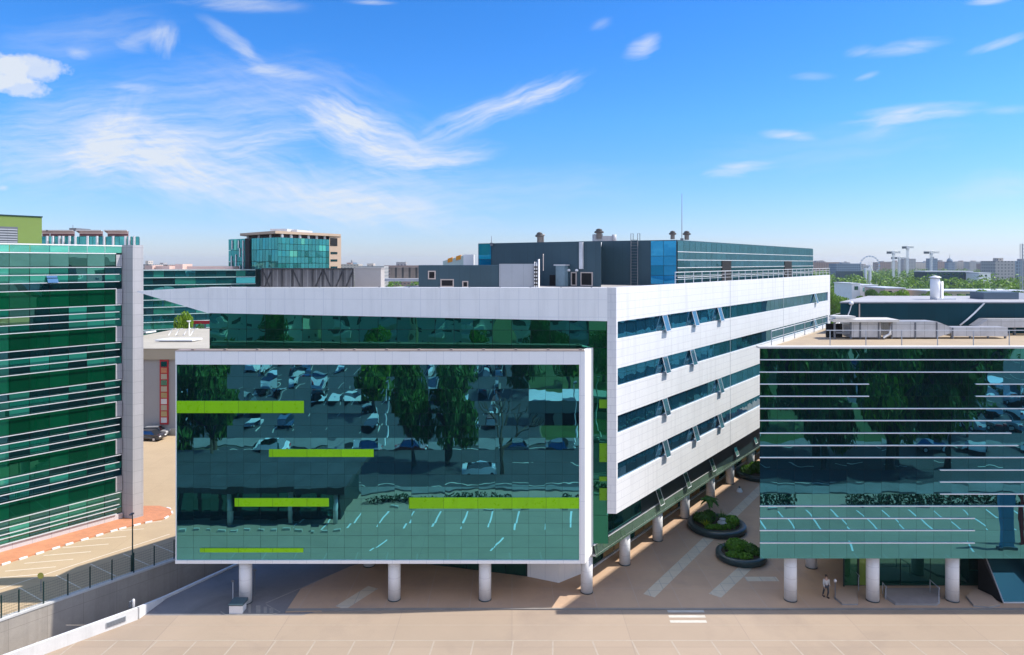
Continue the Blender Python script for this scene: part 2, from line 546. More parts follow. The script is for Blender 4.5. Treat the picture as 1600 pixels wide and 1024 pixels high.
for (a, e) in (((345, 956), (352, 961)), ((352, 961), (425, 960.5)), ((425, 960.5), (438, 957)), ((438, 957), (416, 945))):
    ribbon(b, G(*a), G(*e), .09, .013)
ribbon(b, G(415, 943), G(540, 889), .12, .0125)
tag(b.build('lane_markings', pbr('worn_lane_paint', (.30, .28, .25), .75, .15, 2.5, stain=(1.2, .7, (.2, .19, .18)))), kind='structure')

# upper lot on the left
b = MB()
b.face([(l2x(38, -.4), 38, ZU), (l2x(110, -.4), 110, ZU), (l2x(150, -.4), 150, ZU), (-300, 150, ZU), (-300, 38, ZU)])
tag(b.build('upper_parking_lot', UPPERLOT), kind='structure')
b = MB()
edge = [G(-120, 925, ZU), G(0, 884, ZU), G(100, 853, ZU), G(184, 828, ZU), G(225, 818, ZU), G(255, 812, ZU), G(268, 804, ZU), G(266, 797, ZU), G(250, 792, ZU), G(225, 792, ZU)]
inner = [G(188, 800, ZU), G(100, 830, ZU), G(-120, 893, ZU)]
b.prism(edge + inner, ZU - .1, ZU + .10)
tag(b.build('orange_sidewalk', ORANGE), kind='structure')
b = MB()
lens = [0]
for i in range(len(edge) - 2):
    p, q = Vector(edge[i]), Vector(edge[i + 1])
    L_ = (q - p).length
    t = (q - p) / L_
    nn = Vector((t.y, -t.x))
    s = .1
    while s + .55 < L_:
        a, c = p + t * s, p + t * (s + .6)
        b.prism([a, c, c + nn * .16, a + nn * .16], ZU - .02, ZU + .125)
        s += 1.25
tag(b.build('white_kerb_blocks', PLAINWHITE), kind='structure')
b = MB()
for k in range(8):                                          # bays beside the orange sidewalk, and the long lane line
    p = G(28 + 26 * k * 1.15 - 50, 905 - 12.2 * k * 1.0, ZU)
    p = (p[0], p[1])
    ribbon(b, p, (p[0] + 3.6, p[1] + .8), .12, ZU + .006)
ribbon(b, G(-60, 940, ZU), G(265, 835, ZU), .12, ZU + .007)
for k in range(9):
    o = at((l2x(50.3, -1.1), 50.3), -7 + 2.55 * k)
    ribbon(b, o, (o.x - 3.4, o.y + 2.2), .10, ZU + .006)
for k in range(5):
    ribbon(b, (-36 - k * .4, 78 + 5 * k), (-33 - k * .4 + 2.5, 79 + 5 * k), .12, ZU + .006)
tag(b.build('upper_lot_lines', pbr('upper_line_paint', (.62, .54, .43), .7, .15, 2.5)), kind='structure')

# retaining wall, low wall, fence
w = thing('retaining_wall', 'grey concrete retaining wall with pale coping below the wire fence', 'wall', (l2x(50.3), 50.3, 0))
b = MB(); b.wall(L2, -16, 80, -2.0, ZU - .02, -.4, 0); b.build('wall_face', CONCRETE, w)
b = MB(); b.wall(L2, -16, 80, ZU - .02, ZU + .12, -.45, .05); b.build('coping', KERBCON, w)
w = thing('low_wall', 'low white painted wall along the edge of the sunken ramp', 'wall', (-32.7, 43.8, 0))
b = MB()
zt = [.86, .86, .86, .17, .15, .15]
for i in range(len(L1) - 1):
    p, q = Vector(L1[i]), Vector(L1[i + 1])
    t = (q - p).normalized(); nn = Vector((t.y, -t.x))
    e = t * .0
    b.prism([p, q, q + nn * .25, p + nn * .25], -1.95, [zt[i], zt[i + 1], zt[i + 1], zt[i]])
b.build('wall_face', WALLWHITE, w)
p = Vector(G(166, 977)); q = Vector(G(190, 966.5)); t = (q - p).normalized(); nn = Vector((t.y, -t.x))
b = MB(); pp = Vector(L1[1]); qq = Vector(L1[2]); tt = (qq - pp).normalized(); L_ = (qq - pp).length
b.wall(pp, L_ * .74, L_ * .90, .26, .62, .25, .30, d=tt, m=0)
for k in range(4): b.wall(pp, L_ * .745, L_ * .895, .30 + .08 * k, .34 + .08 * k, .30, .315, d=tt, m=1)
b.build('vent_grille', [GREYPANEL, LOUVRE], w)

fpx = [2, 29.5, 68, 106, 140.7, 175, 209, 241, 272, 305]
fence = thing('wire_fence', 'dark green wire mesh fence on the coping of the retaining wall', 'fence', (l2x(50.3, -.2), 50.3, ZU + .12))
fo = (l2x(50.3, -.2), 50.3)
ts = [t_on(p, fo) for p in fpx]
ts = [ts[0] - 5.2, ts[0] - 2.6] + ts
zb = ZU + .12
for i, t in enumerate(ts):
    p = at(fo, t)
    b = MB(); b.box(p.x - .035, p.x + .035, p.y - .035, p.y + .035, zb, zb + 1.62); b.build('post', DARKGREEN, fence)
for i in range(len(ts) - 1):
    b = MB()
    t0, t1 = ts[i] + .05, ts[i + 1] - .05
    for k in range(1, int((t1 - t0) / .14)):
        b.wall(fo, t0 + .14 * k - .002, t0 + .14 * k + .002, zb + .05, zb + 1.5, -.004, .004)
    for k in range(8):
        b.wall(fo, t0, t1, zb + .05 + .2 * k, zb + .062 + .2 * k, -.012, -.005)
    b.build('mesh_panel', DARKGREEN, fence)
# slim lamp post standing by the fence
p = at(fo, t_on(211, fo), off=-.45)
lp = thing('lamp_post', 'tall dark green lamp post standing behind the wire fence', 'lamp post', (p.x, p.y, ZU))
b = MB(); b.lathe((p.x, p.y, ZU), [(.14, 0), (.14, 1.35), (.055, 1.45), (.045, 4.3), (.03, 4.75)], 10); b.build('pole', DARKGREEN, lp)
b = MB(); b.box(p.x - .10, p.x + .10, p.y - .35, p.y + .08, ZU + 4.72, ZU + 4.82); b.build('lamp_head', LOUVRE, lp)
# round yellow sign on thin post
p = Vector(G(64, 925, ZU))
s = thing('round_sign', 'small round yellow sign on a thin post beside the upper lot', 'sign', (p.x, p.y, ZU))
b = MB(); b.tube([(p.x, p.y, ZU), (p.x, p.y, ZU + 1.1)], .025); b.build('post', LOUVRE, s)
b = MB(); b.tube([(p.x, p.y - .06, ZU + 1.25), (p.x, p.y - .03, ZU + 1.25)], .24, 16); b.build('sign_disc', pbr('faded_yellow', (.45, .42, .08), .6, .1, 2), s)
# bulkhead lamp on the low wall
p = Vector((-27.75, 49.85))
s = thing('wall_lantern', 'small dark lantern on the top of the low white ramp wall', 'lantern', (p.x, p.y, .86))
b = MB(); b.box(p.x - .16, p.x + .02, p.y - .12, p.y + .12, .86, 1.30); b.build('housing', LOUVRE, s)
b = MB(); b.lathe((p.x + .12, p.y, .86), [(.10, 0), (.10, .5), (.06, .6)], 10); b.build('lens', PALESTEEL, s)

# cabinet beside the left column
cab = thing('utility_cabinet', 'white cabinet with dark lid beside the leftmost round column', 'cabinet', (X_at(369, 51.0), 50.6, 0))
x0, x1 = X_at(357.5, 50.5), X_at(378, 50.5)
b = MB(); b.box(x0, x1, 50.55, 51.35, .02, .62); b.build('cabinet_body', PLAINWHITE, cab)
b = MB(); b.prism([(x0 - .05, 50.5), (x1 + .05, 50.5), (x1 + .12, 51.4), (x0 + .02, 51.4)], .62, [.70, .70, .84, .84]); b.build('lid', pbr('cabinet_lid', (.05, .09, .11), .5, .15, 1), cab)
for nm, px, y0, y1, lab in (('steel_post', 364, 909, 938, 'slim grey steel post behind the white utility cabinet'), ('steel_post', 397.5, 892, 931, 'slim dark steel post right of the leftmost round column')):
    o = Vector(G(px, y1))
    h = HC - (y0 - HY) / F * o.y
    s = thing(nm, lab, 'post', (o.x, o.y, 0))
    b = MB(); b.tube([(o.x, o.y, 0), (o.x, o.y, h)], .05, 8); b.build('shaft', LOUVRE if px > 380 else GREYPANEL, s)
    b = MB(); b.box(o.x - .14, o.x + .14, o.y - .05, o.y + .05, h, h + .12); b.build('head', LOUVRE, s)


# ------------------------------------------------------------------ main office building
FO = (8.125, 53.2)                                             # side facade corner
Z0, ZR = 6.45, 24.07
bld = thing('office_building', 'white and glass office building with a projecting teal glass box and lime strips', 'building', (-8, 60, 0))
T_END = t_on(1297, FO)
FR = Vector((-31.73, 1.24)).normalized()                      # direction of the front fascia, going left
FRR = -FR                                                    # same line going right, its outward side faces the camera
PA = Vector((7.43, 53.26))                                   # right end of the fascia
# solid core behind the glass
core = [(6.9, 54.4), at(FO, T_END - .6, off=-.9), (12.5, 112.5), (-11.7, 66), (-18.3, 57.6), (-19, 55.2)]
b = MB(); b.prism(core, 3.3, ZR - .4, 0, 1, 2); b.prism([(-24.15, 54.95), (-19.02, 54.75), (-19.02, 55.4), (-24.15, 55.6)], 3.3, 23.28)
b.prism([(-24.2, 54.9), (-19.02, 54.7), (-19.02, 55.6), (-24.2, 55.6)], 23.3, 23.66, 0, 1)
b.build('core_wall', [MULLION, ROOFDECK, SOFFIT], bld)
# side cladding with four window rows
rows = [(20.05, 21.41), (16.35, 17.75), (12.63, 14.05), (8.98, 10.35)]
b = MB()


def strip(t0, t1, z0, z1, front=False):
    p0 = at(FO, t0); p1 = at(FO, t1); p2 = at(FO, t1, off=-.55)
    p3 = PA if front else at(FO, t0, off=-.55)
    b.prism([p0, p1, p2, p3], z0, z1)


zs = [Z0] + [v for r in reversed(rows) for v in r] + [ZR]
for i in range(0, len(zs), 2):
    strip(0, T_END, zs[i], zs[i + 1], True)
for z0, z1 in rows:
    strip(0, .22, z0, z1, True)
    strip(T_END - 1.4, T_END, z0, z1)
b.build('side_cladding', WHITE, bld)
for tpx in (1141, 1224):                                     # expansion joints
    t = t_on(tpx, FO)
    b = MB(); b.wall(FO, t - .035, t + .035, Z0 + .01, ZR - .01, 0, .012); b.build('expansion_joint', GREYPANEL, bld)
sash_px = [[1036, 1082, 1122, 1273], [1036, 1079, 1272], [1036, 1122], [1036, 1083, 1122]]
for ri, (z0, z1) in enumerate(rows):
    b = MB()
    us = frange(.22, T_END - 1.4, 1.72)
    b.panes(FO, us, [z0, z1], off=-.16, gap=.05, tilt=.002)
    b.sheet(FO, .2, T_END - 1.35, z0, z1, off=-.2, m=1)
    wb = b.build('window_band', [G_SIDE, MULLION], bld)
    for px in sash_px[ri]:
        t = t_on(px, FO)
        sb = MB()
        p = [at(FO, t, off=-.05), at(FO, t + .95, off=-.05), at(FO, t + .95, off=.34), at(FO, t, off=.34)]
        q = [(p[0].x, p[0].y, z1 - .04), (p[1].x, p[1].y, z1 - .04), (p[2].x, p[2].y, z0 - .06), (p[3].x, p[3].y, z0 - .06)]
        sb.face([q[3], q[2], q[1], q[0]], 0, uv=[(0, 0), (1, 0), (1, 1), (0, 1)])
        for a_, b_ in ((0, 1), (1, 2), (2, 3), (3, 0)):
            sb.tube([q[a_], q[b_]], .035, 4, 1)
        sb.build('sash', [G_SASH, PALESTEEL], wb)
# fascia across the front with a pointed cantilever on the left
XL = -24.3
tl = (XL - PA.x) / FR.x
tt = t_on(214, PA, FR)
bp = lambda t, off: at(PA, t, FR, off)                        # +off = away from camera here
b = MB()
fz = [(0, 21.45, 24.07), (tl, 22.0, 24.05), (tt, 23.66, 23.74)]
for (ta, la, ha), (tb, lb, hb) in zip(fz[:-1], fz[1:]):
    A0, B0, A1, B1 = bp(ta, 0), bp(tb, 0), bp(ta, .75), bp(tb, .75)
    def V(p, z): return (p.x, p.y, z)
    b.face([V(B0, lb), V(A0, la), V(A0, ha), V(B0, hb)])
    b.face([V(B0, hb), V(A0, ha), V(A1, ha), V(B1, hb)])
    b.face([V(A0, la), V(B0, lb), V(B1, lb), V(A1, la)], 1)
    b.face([V(A1, la), V(B1, lb), V(B1, hb), V(A1, ha)])
A0, A1 = bp(tt, 0), bp(tt, .75)
b.face([V(A0, 23.66), V(A1, 23.66), V(A1, 23.74), V(A0, 23.74)])
b.build('front_fascia', [FASCIA, SOFFIT], bld)
for k in range(13):
    p = bp(1.2 + 2.4 * k, .3)
    b = MB(); b.box(p.x - .06, p.x + .06, p.y - .06, p.y + .06, 24.02, 24.13); b.build('parapet_clip', LOUVRE, bld)
# recessed glass under the fascia
RO = at(PA, 0, FR, .30)
b = MB()
us = frange(-.1, tl, 1.52)
b.panes(RO, us, [3.96, 6.2, 8.4, 10.6, 12.8, 15.0, 17.2, 19.35, 20.7, 22.05], d=FR, off=0, gap=.03, tilt=.0012)
for f in range(len(b.f)): b.f[f] = list(reversed(b.f[f])); b.uv[f] = list(reversed(b.uv[f]))
b.sheet(RO, -.12, tl, 3.96, 22.06, d=FR, off=.05, m=1)
rg = b.build('recess_glass', [G_RECESS, MULLION], bld)
for y0, y1 in ((624.7, 638), (693, 722), (745, 752), (763, 782)):  # lime reflections in this glass, put in as solid dark lime pieces
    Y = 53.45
    b = MB(); b.box(X_at(936.5, Y), X_at(949, Y), 53.42, 53.49, Z_at(y1, Y), Z_at(y0, Y)); b.build('lime_panel_or_reflection', pbr('reflected_lime', (.10, .26, .008), .3, .1, .5), rg)
# projecting box
BY = 51.5
bx0, bx1 = -25.4, 5.5
bz0, bz1 = 3.31, 19.34
b = MB()
b.prism([(bx0 + .02, BY + .9), (bx1 - .03, BY + .9), (6.1, 53.5), (6.3, 55.6), (-19.6, 58.9)], bz0 + .02, bz1 - .3, 0, 1, 2)
b.build('box_body', [MULLION, pbr('dark_bitumen', (.03, .03, .032), .9, .2, .8), SOFFIT], bld)
b = MB()
b.box(bx0, bx1 - .43, BY, BY + .9, 18.33, bz1)               # top band
b.box(bx0, bx1 - .43, BY, BY + .9, bz0, bz0 + .24)            # bottom band
b.prism([(bx1 - .43, BY), (bx1, BY), (6.37, 53.6), (5.9, 53.6)], bz0, bz1)
b.box(bx0, bx0 + .06, BY + .05, BY + .9, bz0 + .24, 18.33)
b.build('box_frame', FRAMEW, bld)
b = MB()
b.prism([(bx0 - .03, BY - .03), (bx1 - .02, BY - .03), (bx1 + .02, BY + 1.0), (bx0 - .03, BY + 1.0)], bz1, bz1 + .05)
for k in range(13):
    x = bx0 + 1.2 + 2.45 * k
    b.box(x - .1, x + .1, BY + .2, BY + .5, bz1 + .05, bz1 + .13)
b.build('box_coping', COPING, bld)
b = MB()
us = frange(bx0 + .06, bx1 - .43, 1.29)
zsb = frange(bz0 + .24, 18.33, .925)
BO = (0, BY + .10)
EX = Vector((1, 0))
b.panes(BO, us, zsb, d=EX, off=0, gap=.013, tilt=.0012)
b.sheet(BO, bx0 + .06, bx1 - .43, bz0 + .24, 18.33, d=EX, off=-.03, m=1)
b.build('box_glass', [G_BOX, MULLION], bld)
for a, e, y0, y1 in ((272, 475, 626.5, 645.5), (420.5, 584, 702, 714), (367, 514, 778.5, 791.4), (312.7, 474, 856.7, 863), (639, 905, 777.5, 794.6)):
    Y = BY + .1
    x0, x1 = max(X_at(a, Y), bx0 + .07), min(X_at(e, Y), bx1 - .44)
    b = MB(); b.box(x0, x1, Y - .05, Y - .015, Z_at(y1, Y), Z_at(y0, Y)); b.build('lime_panel_or_reflection', LIME, bld)


def column(x, y, z0, z1, r, parent):
    m = MB(); m.lathe((x, y, 0), [(r, z0 + .07), (r, z1)], 28); c = m.build('column', COLUMN, parent)
    m = MB(); m.lathe((x, y, 0), [(r + .025, z0), (r + .025, z0 + .07)], 28); m.build('base_ring', PLANTER, c)
    return c


for px, py, z0 in ((380, 946, 0), (614.5, 941, PZ), (757.5, 941, PZ), (575, 887.5, PZ)):
    x, y = G(px, py, z0); column(x, y + .47, z0, bz0 + .01, .475, bld)
for px, py in ((917.7, 929.5), (977.5, 885), (1029, 847), (1072, 811.5), (1112, 782), (1142.5, 757.5)):
    x, y = G(px, py, PZ); column(x, y + .47, PZ, 3.32, .47, bld)
for k in range(1, 7):
    column(25.3 + .64 + 3.95 * k, 80.4 + 5.2 * k, PZ, 3.32, .47, bld)
# lower storey under the cladding: dark glass and a pale glass skirt
SO = at(FO, 0, off=-1.62)
b = MB()
us = frange(-.4, T_END - 1, 1.45)
b.panes(SO, us, [3.9, 6.4], off=0, gap=.05, tilt=.004)
b.sheet(SO, -.4, T_END - 1, 3.2, 6.46, off=-.04, m=1)
lg = b.build('lower_window_band', [G_DARK, MULLION], bld)
for px in (1023, 1066, 1106, 1143, 1173):
    t = t_on(px, SO)
    sb = MB()
    p = [at(SO, t, off=.02), at(SO, t + .85, off=.02), at(SO, t + .85, off=.6), at(SO, t, off=.6)]
    q = [(p[0].x, p[0].y, 5.5), (p[1].x, p[1].y, 5.5), (p[2].x, p[2].y, 3.95), (p[3].x, p[3].y, 3.95)]
    sb.face([q[3], q[2], q[1], q[0]], 0, uv=[(0, 0), (1, 0), (1, 1), (0, 1)])
    for a_, b_ in ((0, 1), (1, 2), (2, 3), (3, 0)): sb.tube([q[a_], q[b_]], .03, 4, 1)
    sb.build('sash', [G_SKIRT, PALESTEEL], lg)
b = MB()
KO = at(FO, 0, off=-1.45)
us = frange(t_on(928, KO), T_END - 1, 2.1)
for i in range(len(us) - 1):
    a, c = us[i] + .015, us[i + 1] - .015
    p = [at(KO, a, off=.16), at(KO, c, off=.16), at(KO, c, off=0), at(KO, a, off=0)]
    b.face([(*p[0], 3.02), (*p[1], 3.02), (*p[2], 3.92), (*p[3], 3.92)], 0, uv=[(0, 0), (1, 0), (1, 1), (0, 1)])
b.wall(KO, us[0], T_END - 1, 3.9, 3.95, -.15, .02, m=1)
b.build('glass_skirt', [G_SKIRT, PALESTEEL], bld)
b = MB()
sp = [at(KO, us[0], off=.13), at(KO, T_END - 1, off=.13), at(KO, T_END - 1, off=-6), at(KO, 2.5, off=-6), (4.5, 54.0)]
b.prism(sp, 3.10, 3.2); b.build('soffit', SOFFIT, bld)
# ground floor
GO = (6.0, 57.2)
b = MB()
gf = [G(824, 901, PZ), (3.78, 55.35), (5.75, 57.0), at(GO, 62), (4, 108), (-16, 62.5), (-14, 60.6)]
b.prism(gf, PZ - .02, 3.09, 0); b.build('ground_floor_core', MULLION, bld)
b = MB()
us = frange(.9, 60, 2.0)
b.panes(GO, us, [PZ + .15, 2.0, 3.05], off=.20, gap=.16, tilt=.003, mf=lambda i, j: (0 if (i % 3) else 1))
b.wall(GO, .7, 60, PZ - .01, PZ + .14, .0, .26, m=2)
b.build('ground_floor_windows', [G_TAN, G_DARK, PALESTEEL], bld)
b = MB()
a, c = Vector(G(824, 901, PZ)), Vector((3.78, 55.3))
b.prism([a, c, (5.85, 57.0), (5.4, 57.6), (2, 57.6)], PZ - .01, 3.095)
b.build('stair_core', FRAMEW, bld)
b = MB()
ga, gb = Vector((-13.9, 60.5)), Vector(G(824, 901, PZ))
gd = (gb - ga).normalized()
b.panes(ga, frange(0, (gb - ga).length - .1, 1.7), [PZ + .05, 3.05], d=gd, off=.08, gap=.07)
b.build('ground_floor_glass', [G_DARK], bld)

# --- roof: penthouse, low blocks
ph = thing('rooftop_penthouse', 'long dark metal rooftop penthouse with blue glass corners and a glazed side', 'building', (12, 75, 23.6)) if False else None
PZT = 28.36
PC = Vector((16.9, 70.0))
tE = t_on(1270, PC)
PL = Vector((9.63, 73.9))
b = MB()
b.prism([PC, at(PC, tE), at(PC, tE, off=-9), PL + Vector((2, 6)), PL], 23.5, PZT, 0, 1)
bump0, bump1 = Vector((8.6, 66.0)), Vector((-3.7, 74.8))
b.prism([bump0, PL + Vector((.02, .02)), (11, 84), (1, 84), bump1], 23.5, 28.12, 0, 1)
pent = b.build('penthouse', [DARKMETAL, ROOFDECK], bld)
b = MB()
b.panes(PC, frange(.05, tE - .05, 1.55), [23.7, 24.5, 25.5, 26.3, 27.15, 28.3], off=.06, gap=.05, tilt=.003)
for z in (24.5, 25.5, 26.3, 27.15):
    b.wall(PC, 0, tE, z - .035, z + .035, .065, .11, m=1)
b.build('penthouse_glazing', [G_PENT, PALESTEEL], pent)
for px, w_ in ((1127, 3.0), (1225, 3.6)):
    t = t_on(px, PC)
    b = MB(); b.wall(PC, t, t + w_, 23.6, 26.25, .075, .12); b.build('doorway', BLACK, pent)
ed = (PL - PC).normalized()


def on_pent(px): return t_on(px, PC, ed)


b = MB()
t1 = on_pent(1017)
b.panes(PC, [0.04, t1 * .5, t1], [23.8, 24.7, 25.7, 26.7, 28.3], d=ed, off=-.06, gap=.04, tilt=.004)
for f in range(len(b.f)): b.f[f].reverse(); b.uv[f] = list(reversed(b.uv[f]))
b.build('corner_glass', G_TEALSKY, pent)
bd = (bump1 - bump0).normalized()
b = MB()
t0, t1 = t_on(768, bump0, bd), t_on(748, bump0, bd)
b.panes(bump0, [t0, t1], [24.0, 25.4, 26.4, 28.05], d=bd, off=-.06, gap=.04, tilt=.004)
for f in range(len(b.f)): b.f[f].reverse(); b.uv[f] = list(reversed(b.uv[f]))
b.build('corner_glass', G_TEALSKY, pent)


def opening(o, d, px0, px1, y0, y1, frame=True, matv=BLACK, name='opening', par=None, fr=CREAMFRAME):
    t0, t1 = t_on(px0, o, d), t_on(px1, o, d)
    t0, t1 = min(t0, t1), max(t0, t1)
    Ym = at(o, (t0 + t1) / 2, d).y
    z1, z0 = Z_at(y0, Ym), max(Z_at(y1, Ym), 23.62)
    sgn = -1 if d[0] < 0 else 1
    m = MB(); m.wall(o, t0, t1, z0, z1, 0, sgn * .04, d=d)
    op = m.build(name, matv, par)
    if frame:
        m = MB(); w_ = .10
        m.wall(o, t0 - w_, t1 + w_, z1, z1 + w_, 0, sgn * .09, d=d)
        m.wall(o, t0 - w_, t1 + w_, z0 - w_, z0, 0, sgn * .09, d=d)
        m.wall(o, t0 - w_, t0, z0, z1, 0, sgn * .09, d=d)
        m.wall(o, t1, t1 + w_, z0, z1, 0, sgn * .09, d=d)
        m.build('frame', fr, op)
    return op


opening(bump0, bd, 909, 925, 427, 445.5, par=pent, name='window')
opening(bump0, bd, 894, 900, 427, 445, par=pent, name='window')
opening(bump0, bd, 859, 873, 430, 452, frame=False, par=pent, name='doorway')
b = MB()
t0, t1 = t_on(888, bump0, bd), t_on(874, bump0, bd)
b.wall(bump0, t0, t1, 23.5, 25.72, -.7, -.02, d=bd, m=0)
b.build('glass_porch', [pbr('frosted_glass', (.18, .27, .32), .3, .2, 1.5)], pent)
b = MB(); b.wall(bump0, t0 - .15, t1 + .15, 25.72, 25.84, -.85, -.02, d=bd); b.build('porch_roof', PALESTEEL, pent)
b = MB()
t0, t1 = t_on(912, bump0, bd), t_on(906.5, bump0, bd)
b.wall(bump0, t0, t1, 25.4, 28.05, -.22, -.02, d=bd); b.build('downpipe', PALESTEEL, pent)
for px in (889.5, 902):
    t = t_on(px, bump0, bd); p = at(bump0, t, bd, -.1)
    b = MB(); b.lathe((p.x, p.y, 25.15), [(.14, 0), (.18, .12), (.1, .24)], 10); b.build('wall_lamp', PLAINWHITE, pent)
# ladder on the penthouse
b = MB()
for px in (987, 997.5):
    p = at(PC, on_pent(px), ed, -.25)
    q = at(PC, on_pent(px), ed, .5)
    b.tube([(p.x, p.y, 23.6), (p.x, p.y, 29.1), (q.x, q.y, 29.1), (q.x, q.y, 28.4)], .035, 6)
p, q = at(PC, on_pent(987), ed, -.25), at(PC, on_pent(997.5), ed, -.25)
for k in range(16):
    z = 23.9 + .3 * k
    b.tube([(p.x, p.y, z), (q.x, q.y, z)], .028, 5)
b.build('ladder', LOUVRE, pent)
b = MB(); p = at(PC, on_pent(943), ed, -.35)
b.lathe((p.x - .5, p.y - .3, 0), [(.06, 25.8), (.40, 28.2)], 12); b.build('flue_funnel', PALESTEEL, pent)
# low blocks
b = MB()
b.box(X_at(654, 65), X_at(780, 65), 65, 69, 23.5, 25.78, 0); lb = b.build('low_plant_block', [DARKMETAL], bld)
LO = (0, 65)
for a, e, y0, y1 in ((670.5, 679, 425, 435), (690, 707.5, 438, 447), (724, 730, 441, 448)):
    opening(LO, EX, a, e, y0, y1, par=lb, name='window')
b = MB(); b.box(X_at(780, 65) + .002, X_at(843, 65), 64.9, 67.6, 23.5, 25.9); gb_ = b.build('grey_plant_block', GREYPANEL, bld)
b = MB()
for k, px in enumerate((835.5, 838.5, 841.8)):
    x = X_at(px, 64.8)
    b.tube([(x, 64.72, 23.6), (x, 64.72, 26.1 + .25 * (k == 2))], .05 if k < 2 else .09, 6)
for k in range(6):
    b.box(X_at(834.5, 64.8), X_at(840, 64.8), 64.62, 64.82, 23.9 + .33 * k, 24.02 + .33 * k, 1)
b.build('pipe_rack', [PALESTEEL, BLACK], gb_)
b = MB(); x = X_at(849, 69)
b.tube([(x, 69.1, 25.2), (x, 69.1, 26.9)], .05); b.build('service_pipe', CREAMFRAME, bld)
# louvred screen and store on the roof
sc_ = thing('plant_screen', 'grey slatted metal screen on the white roof in front of the tower', 'screen', (X_at(480, 55), 55, 23.66))
b = MB(); b.box(X_at(409, 55), X_at(552, 55), 55, 55.3, 23.66, 25.50); b.build('screen_panel', pbr('grey_brown_mesh', (.17, .16, .165), .7, .15, 2, grid=(.35, 9, .03, 0, .8), gcol=(.26, .25, .25)), sc_)
b = MB()
x0, x1 = X_at(409, 55), X_at(552, 55)
for k in range(10):
    x = x0 + (x1 - x0) * k / 9
    b.box(x - .05, x + .05, 54.9, 54.995, 23.66, 25.52)
    if k in (0, 5, 7, 8):
        b.tube([(x + .1, 54.95, 23.7), (x + .8, 54.95, 25.4)], .05, 4)
    if k in (0, 3, 6):
        b.tube([(x + .8, 54.93, 23.7), (x + .1, 54.93, 25.4)], .05, 4)
b.box(x0, x1, 54.88, 55.2, 25.502, 25.58)
b.build('screen_frame', pbr('dark_screen_steel', (.05, .05, .055), .6, .1, 2), sc_)
st = thing('roof_store', 'plain beige box on the white roof beside the slatted screen', 'roof box', (X_at(573, 58), 58, 23.6))
b = MB(); b.box(X_at(552.5, 58), X_at(594, 58), 58.3, 60, 23.6, 25.5); b.build('walls', BEIGEBOX, st)
b = MB(); b.box(X_at(552.5, 58) - .05, X_at(594, 58) + .05, 58.25, 60.05, 25.502, 25.58); b.build('roof', ROOFDECK, st)
sc2 = thing('plant_screen', 'distant brown slatted screen on the roof left of the dark plant block', 'screen', (X_at(637, 90), 90, 23.6))
b = MB(); b.box(X_at(610, 90), X_at(662, 90), 90, 93, 24.0, 25.4); b.build('screen_panel', pbr('brown_mesh', (.24, .2, .17), .7, .2, 2, grid=(.9, 9, .14, 0, .8), gcol=(.06, .06, .06)), sc2)
b = MB(); b.box(X_at(600, 90), X_at(662, 90), 88.5, 89.9, 23.6, 23.98); b.build('base', PALESTEEL, sc2)
un = thing('cooling_unit', 'white cooling unit with an orange cover behind the dark plant block', 'cooling unit', (X_at(716, 78), 78, 23.6))
b = MB(); x0, x1, x2 = X_at(692, 78), X_at(724, 78), X_at(740, 78)
b.box(x1, x2, 78, 80.5, 23.6, 26.95); b.build('housing', PLAINWHITE, un)
b = MB(); b.prism([(x0, 78), (x1 - .002, 78), (x1 - .002, 80.5), (x0, 80.5)], 23.6, [26.2, 26.85, 26.85, 26.2]); b.build('duct_box', pbr('pale_green_metal', (.4, .5, .48), .5, .15, 1), un)
for k in range(2):
    b = MB()
    xa = x0 + .55 + .95 * k
    za = 26.2 + .65 * (xa - x0) / (x1 - x0)
    b.prism([(xa, 77.96), (xa + .55, 77.96), (xa + .55, 79), (xa, 79)], [za - .35, za - .2, za + .05, za + .05], [za + .12, za + .3, za + .3, za + .12]); b.build('cover', ORANGECLOTH, un)


def roof_vent(px, y_top, y_bot, Y, r, label):
    x = X_at(px, Y); z0 = Z_at(y_bot, Y); z1 = Z_at(y_top, Y); h = z1 - z0
    v = thing('roof_vent', label, 'vent', (x, Y, z0), 'vents on the rooftop')
    m = MB(); m.lathe((x, Y, z0), [(r * .55, 0), (r * .55, h * .5), (r * .75, h * .55)], 12); m.build('stack', pbr('stack_steel', (.22, .21, .21), .5, .2, 2, metal=.3), v)
    m = MB(); m.lathe((x, Y, z0 + h * .55), [(r * .9, 0), (r, h * .12), (r * .55, h * .3), (r * .7, h * .34), (r * .25, h * .45)], 12); m.build('cowl', pbr('vent_cowl', (.09, .08, .075), .5, .2, 3), v)
    return v


roof_vent(843, 363, 379.5, 76, .5, 'pair topped dark vent standing alone on the penthouse roof left of the flue boxes')
roof_vent(936, 357.5, 373, 76, .55, 'tall dark cowl vent standing in the grey flue boxes')
roof_vent(1051, 361, 374, 73, .42, 'small dark vent left of the thin antenna mast')
roof_vent(1073, 361, 375, 77, .48, 'small dark vent right of the thin antenna mast')
x = X_at(848, 76.3); b = MB(); b.lathe((x, 76.3, 28.1), [(.14, 0), (.14, .9), (.25, .95), (.25, 1.1)], 8)
tag(b.build('vent_pipe', pbr('pipe_steel', (.3, .28, .27), .4, .1, 2)), 'short capped pipe beside the lone vent on the penthouse roof', 'pipe')
fb = thing('flue_boxes', 'grey box and low pipe housing on the penthouse roof beside the ladder', 'roof unit', (X_at(940, 76), 76, 28.3))
b = MB(); b.box(X_at(928, 76), X_at(942, 76), 76, 77.5, 28.1, 29.2); b.build('box', GREYPANEL, fb)
b = MB(); b.box(X_at(942.2, 76), X_at(961, 76), 76.1, 77.4, 28.3, 29.0); b.lathe((X_at(960, 76), 76.1, 28.3), [(.25, 0), (.25, .85)], 10); b.build('housing', pbr('flue_grey', (.4, .4, .42), .5, .1, 1), fb)
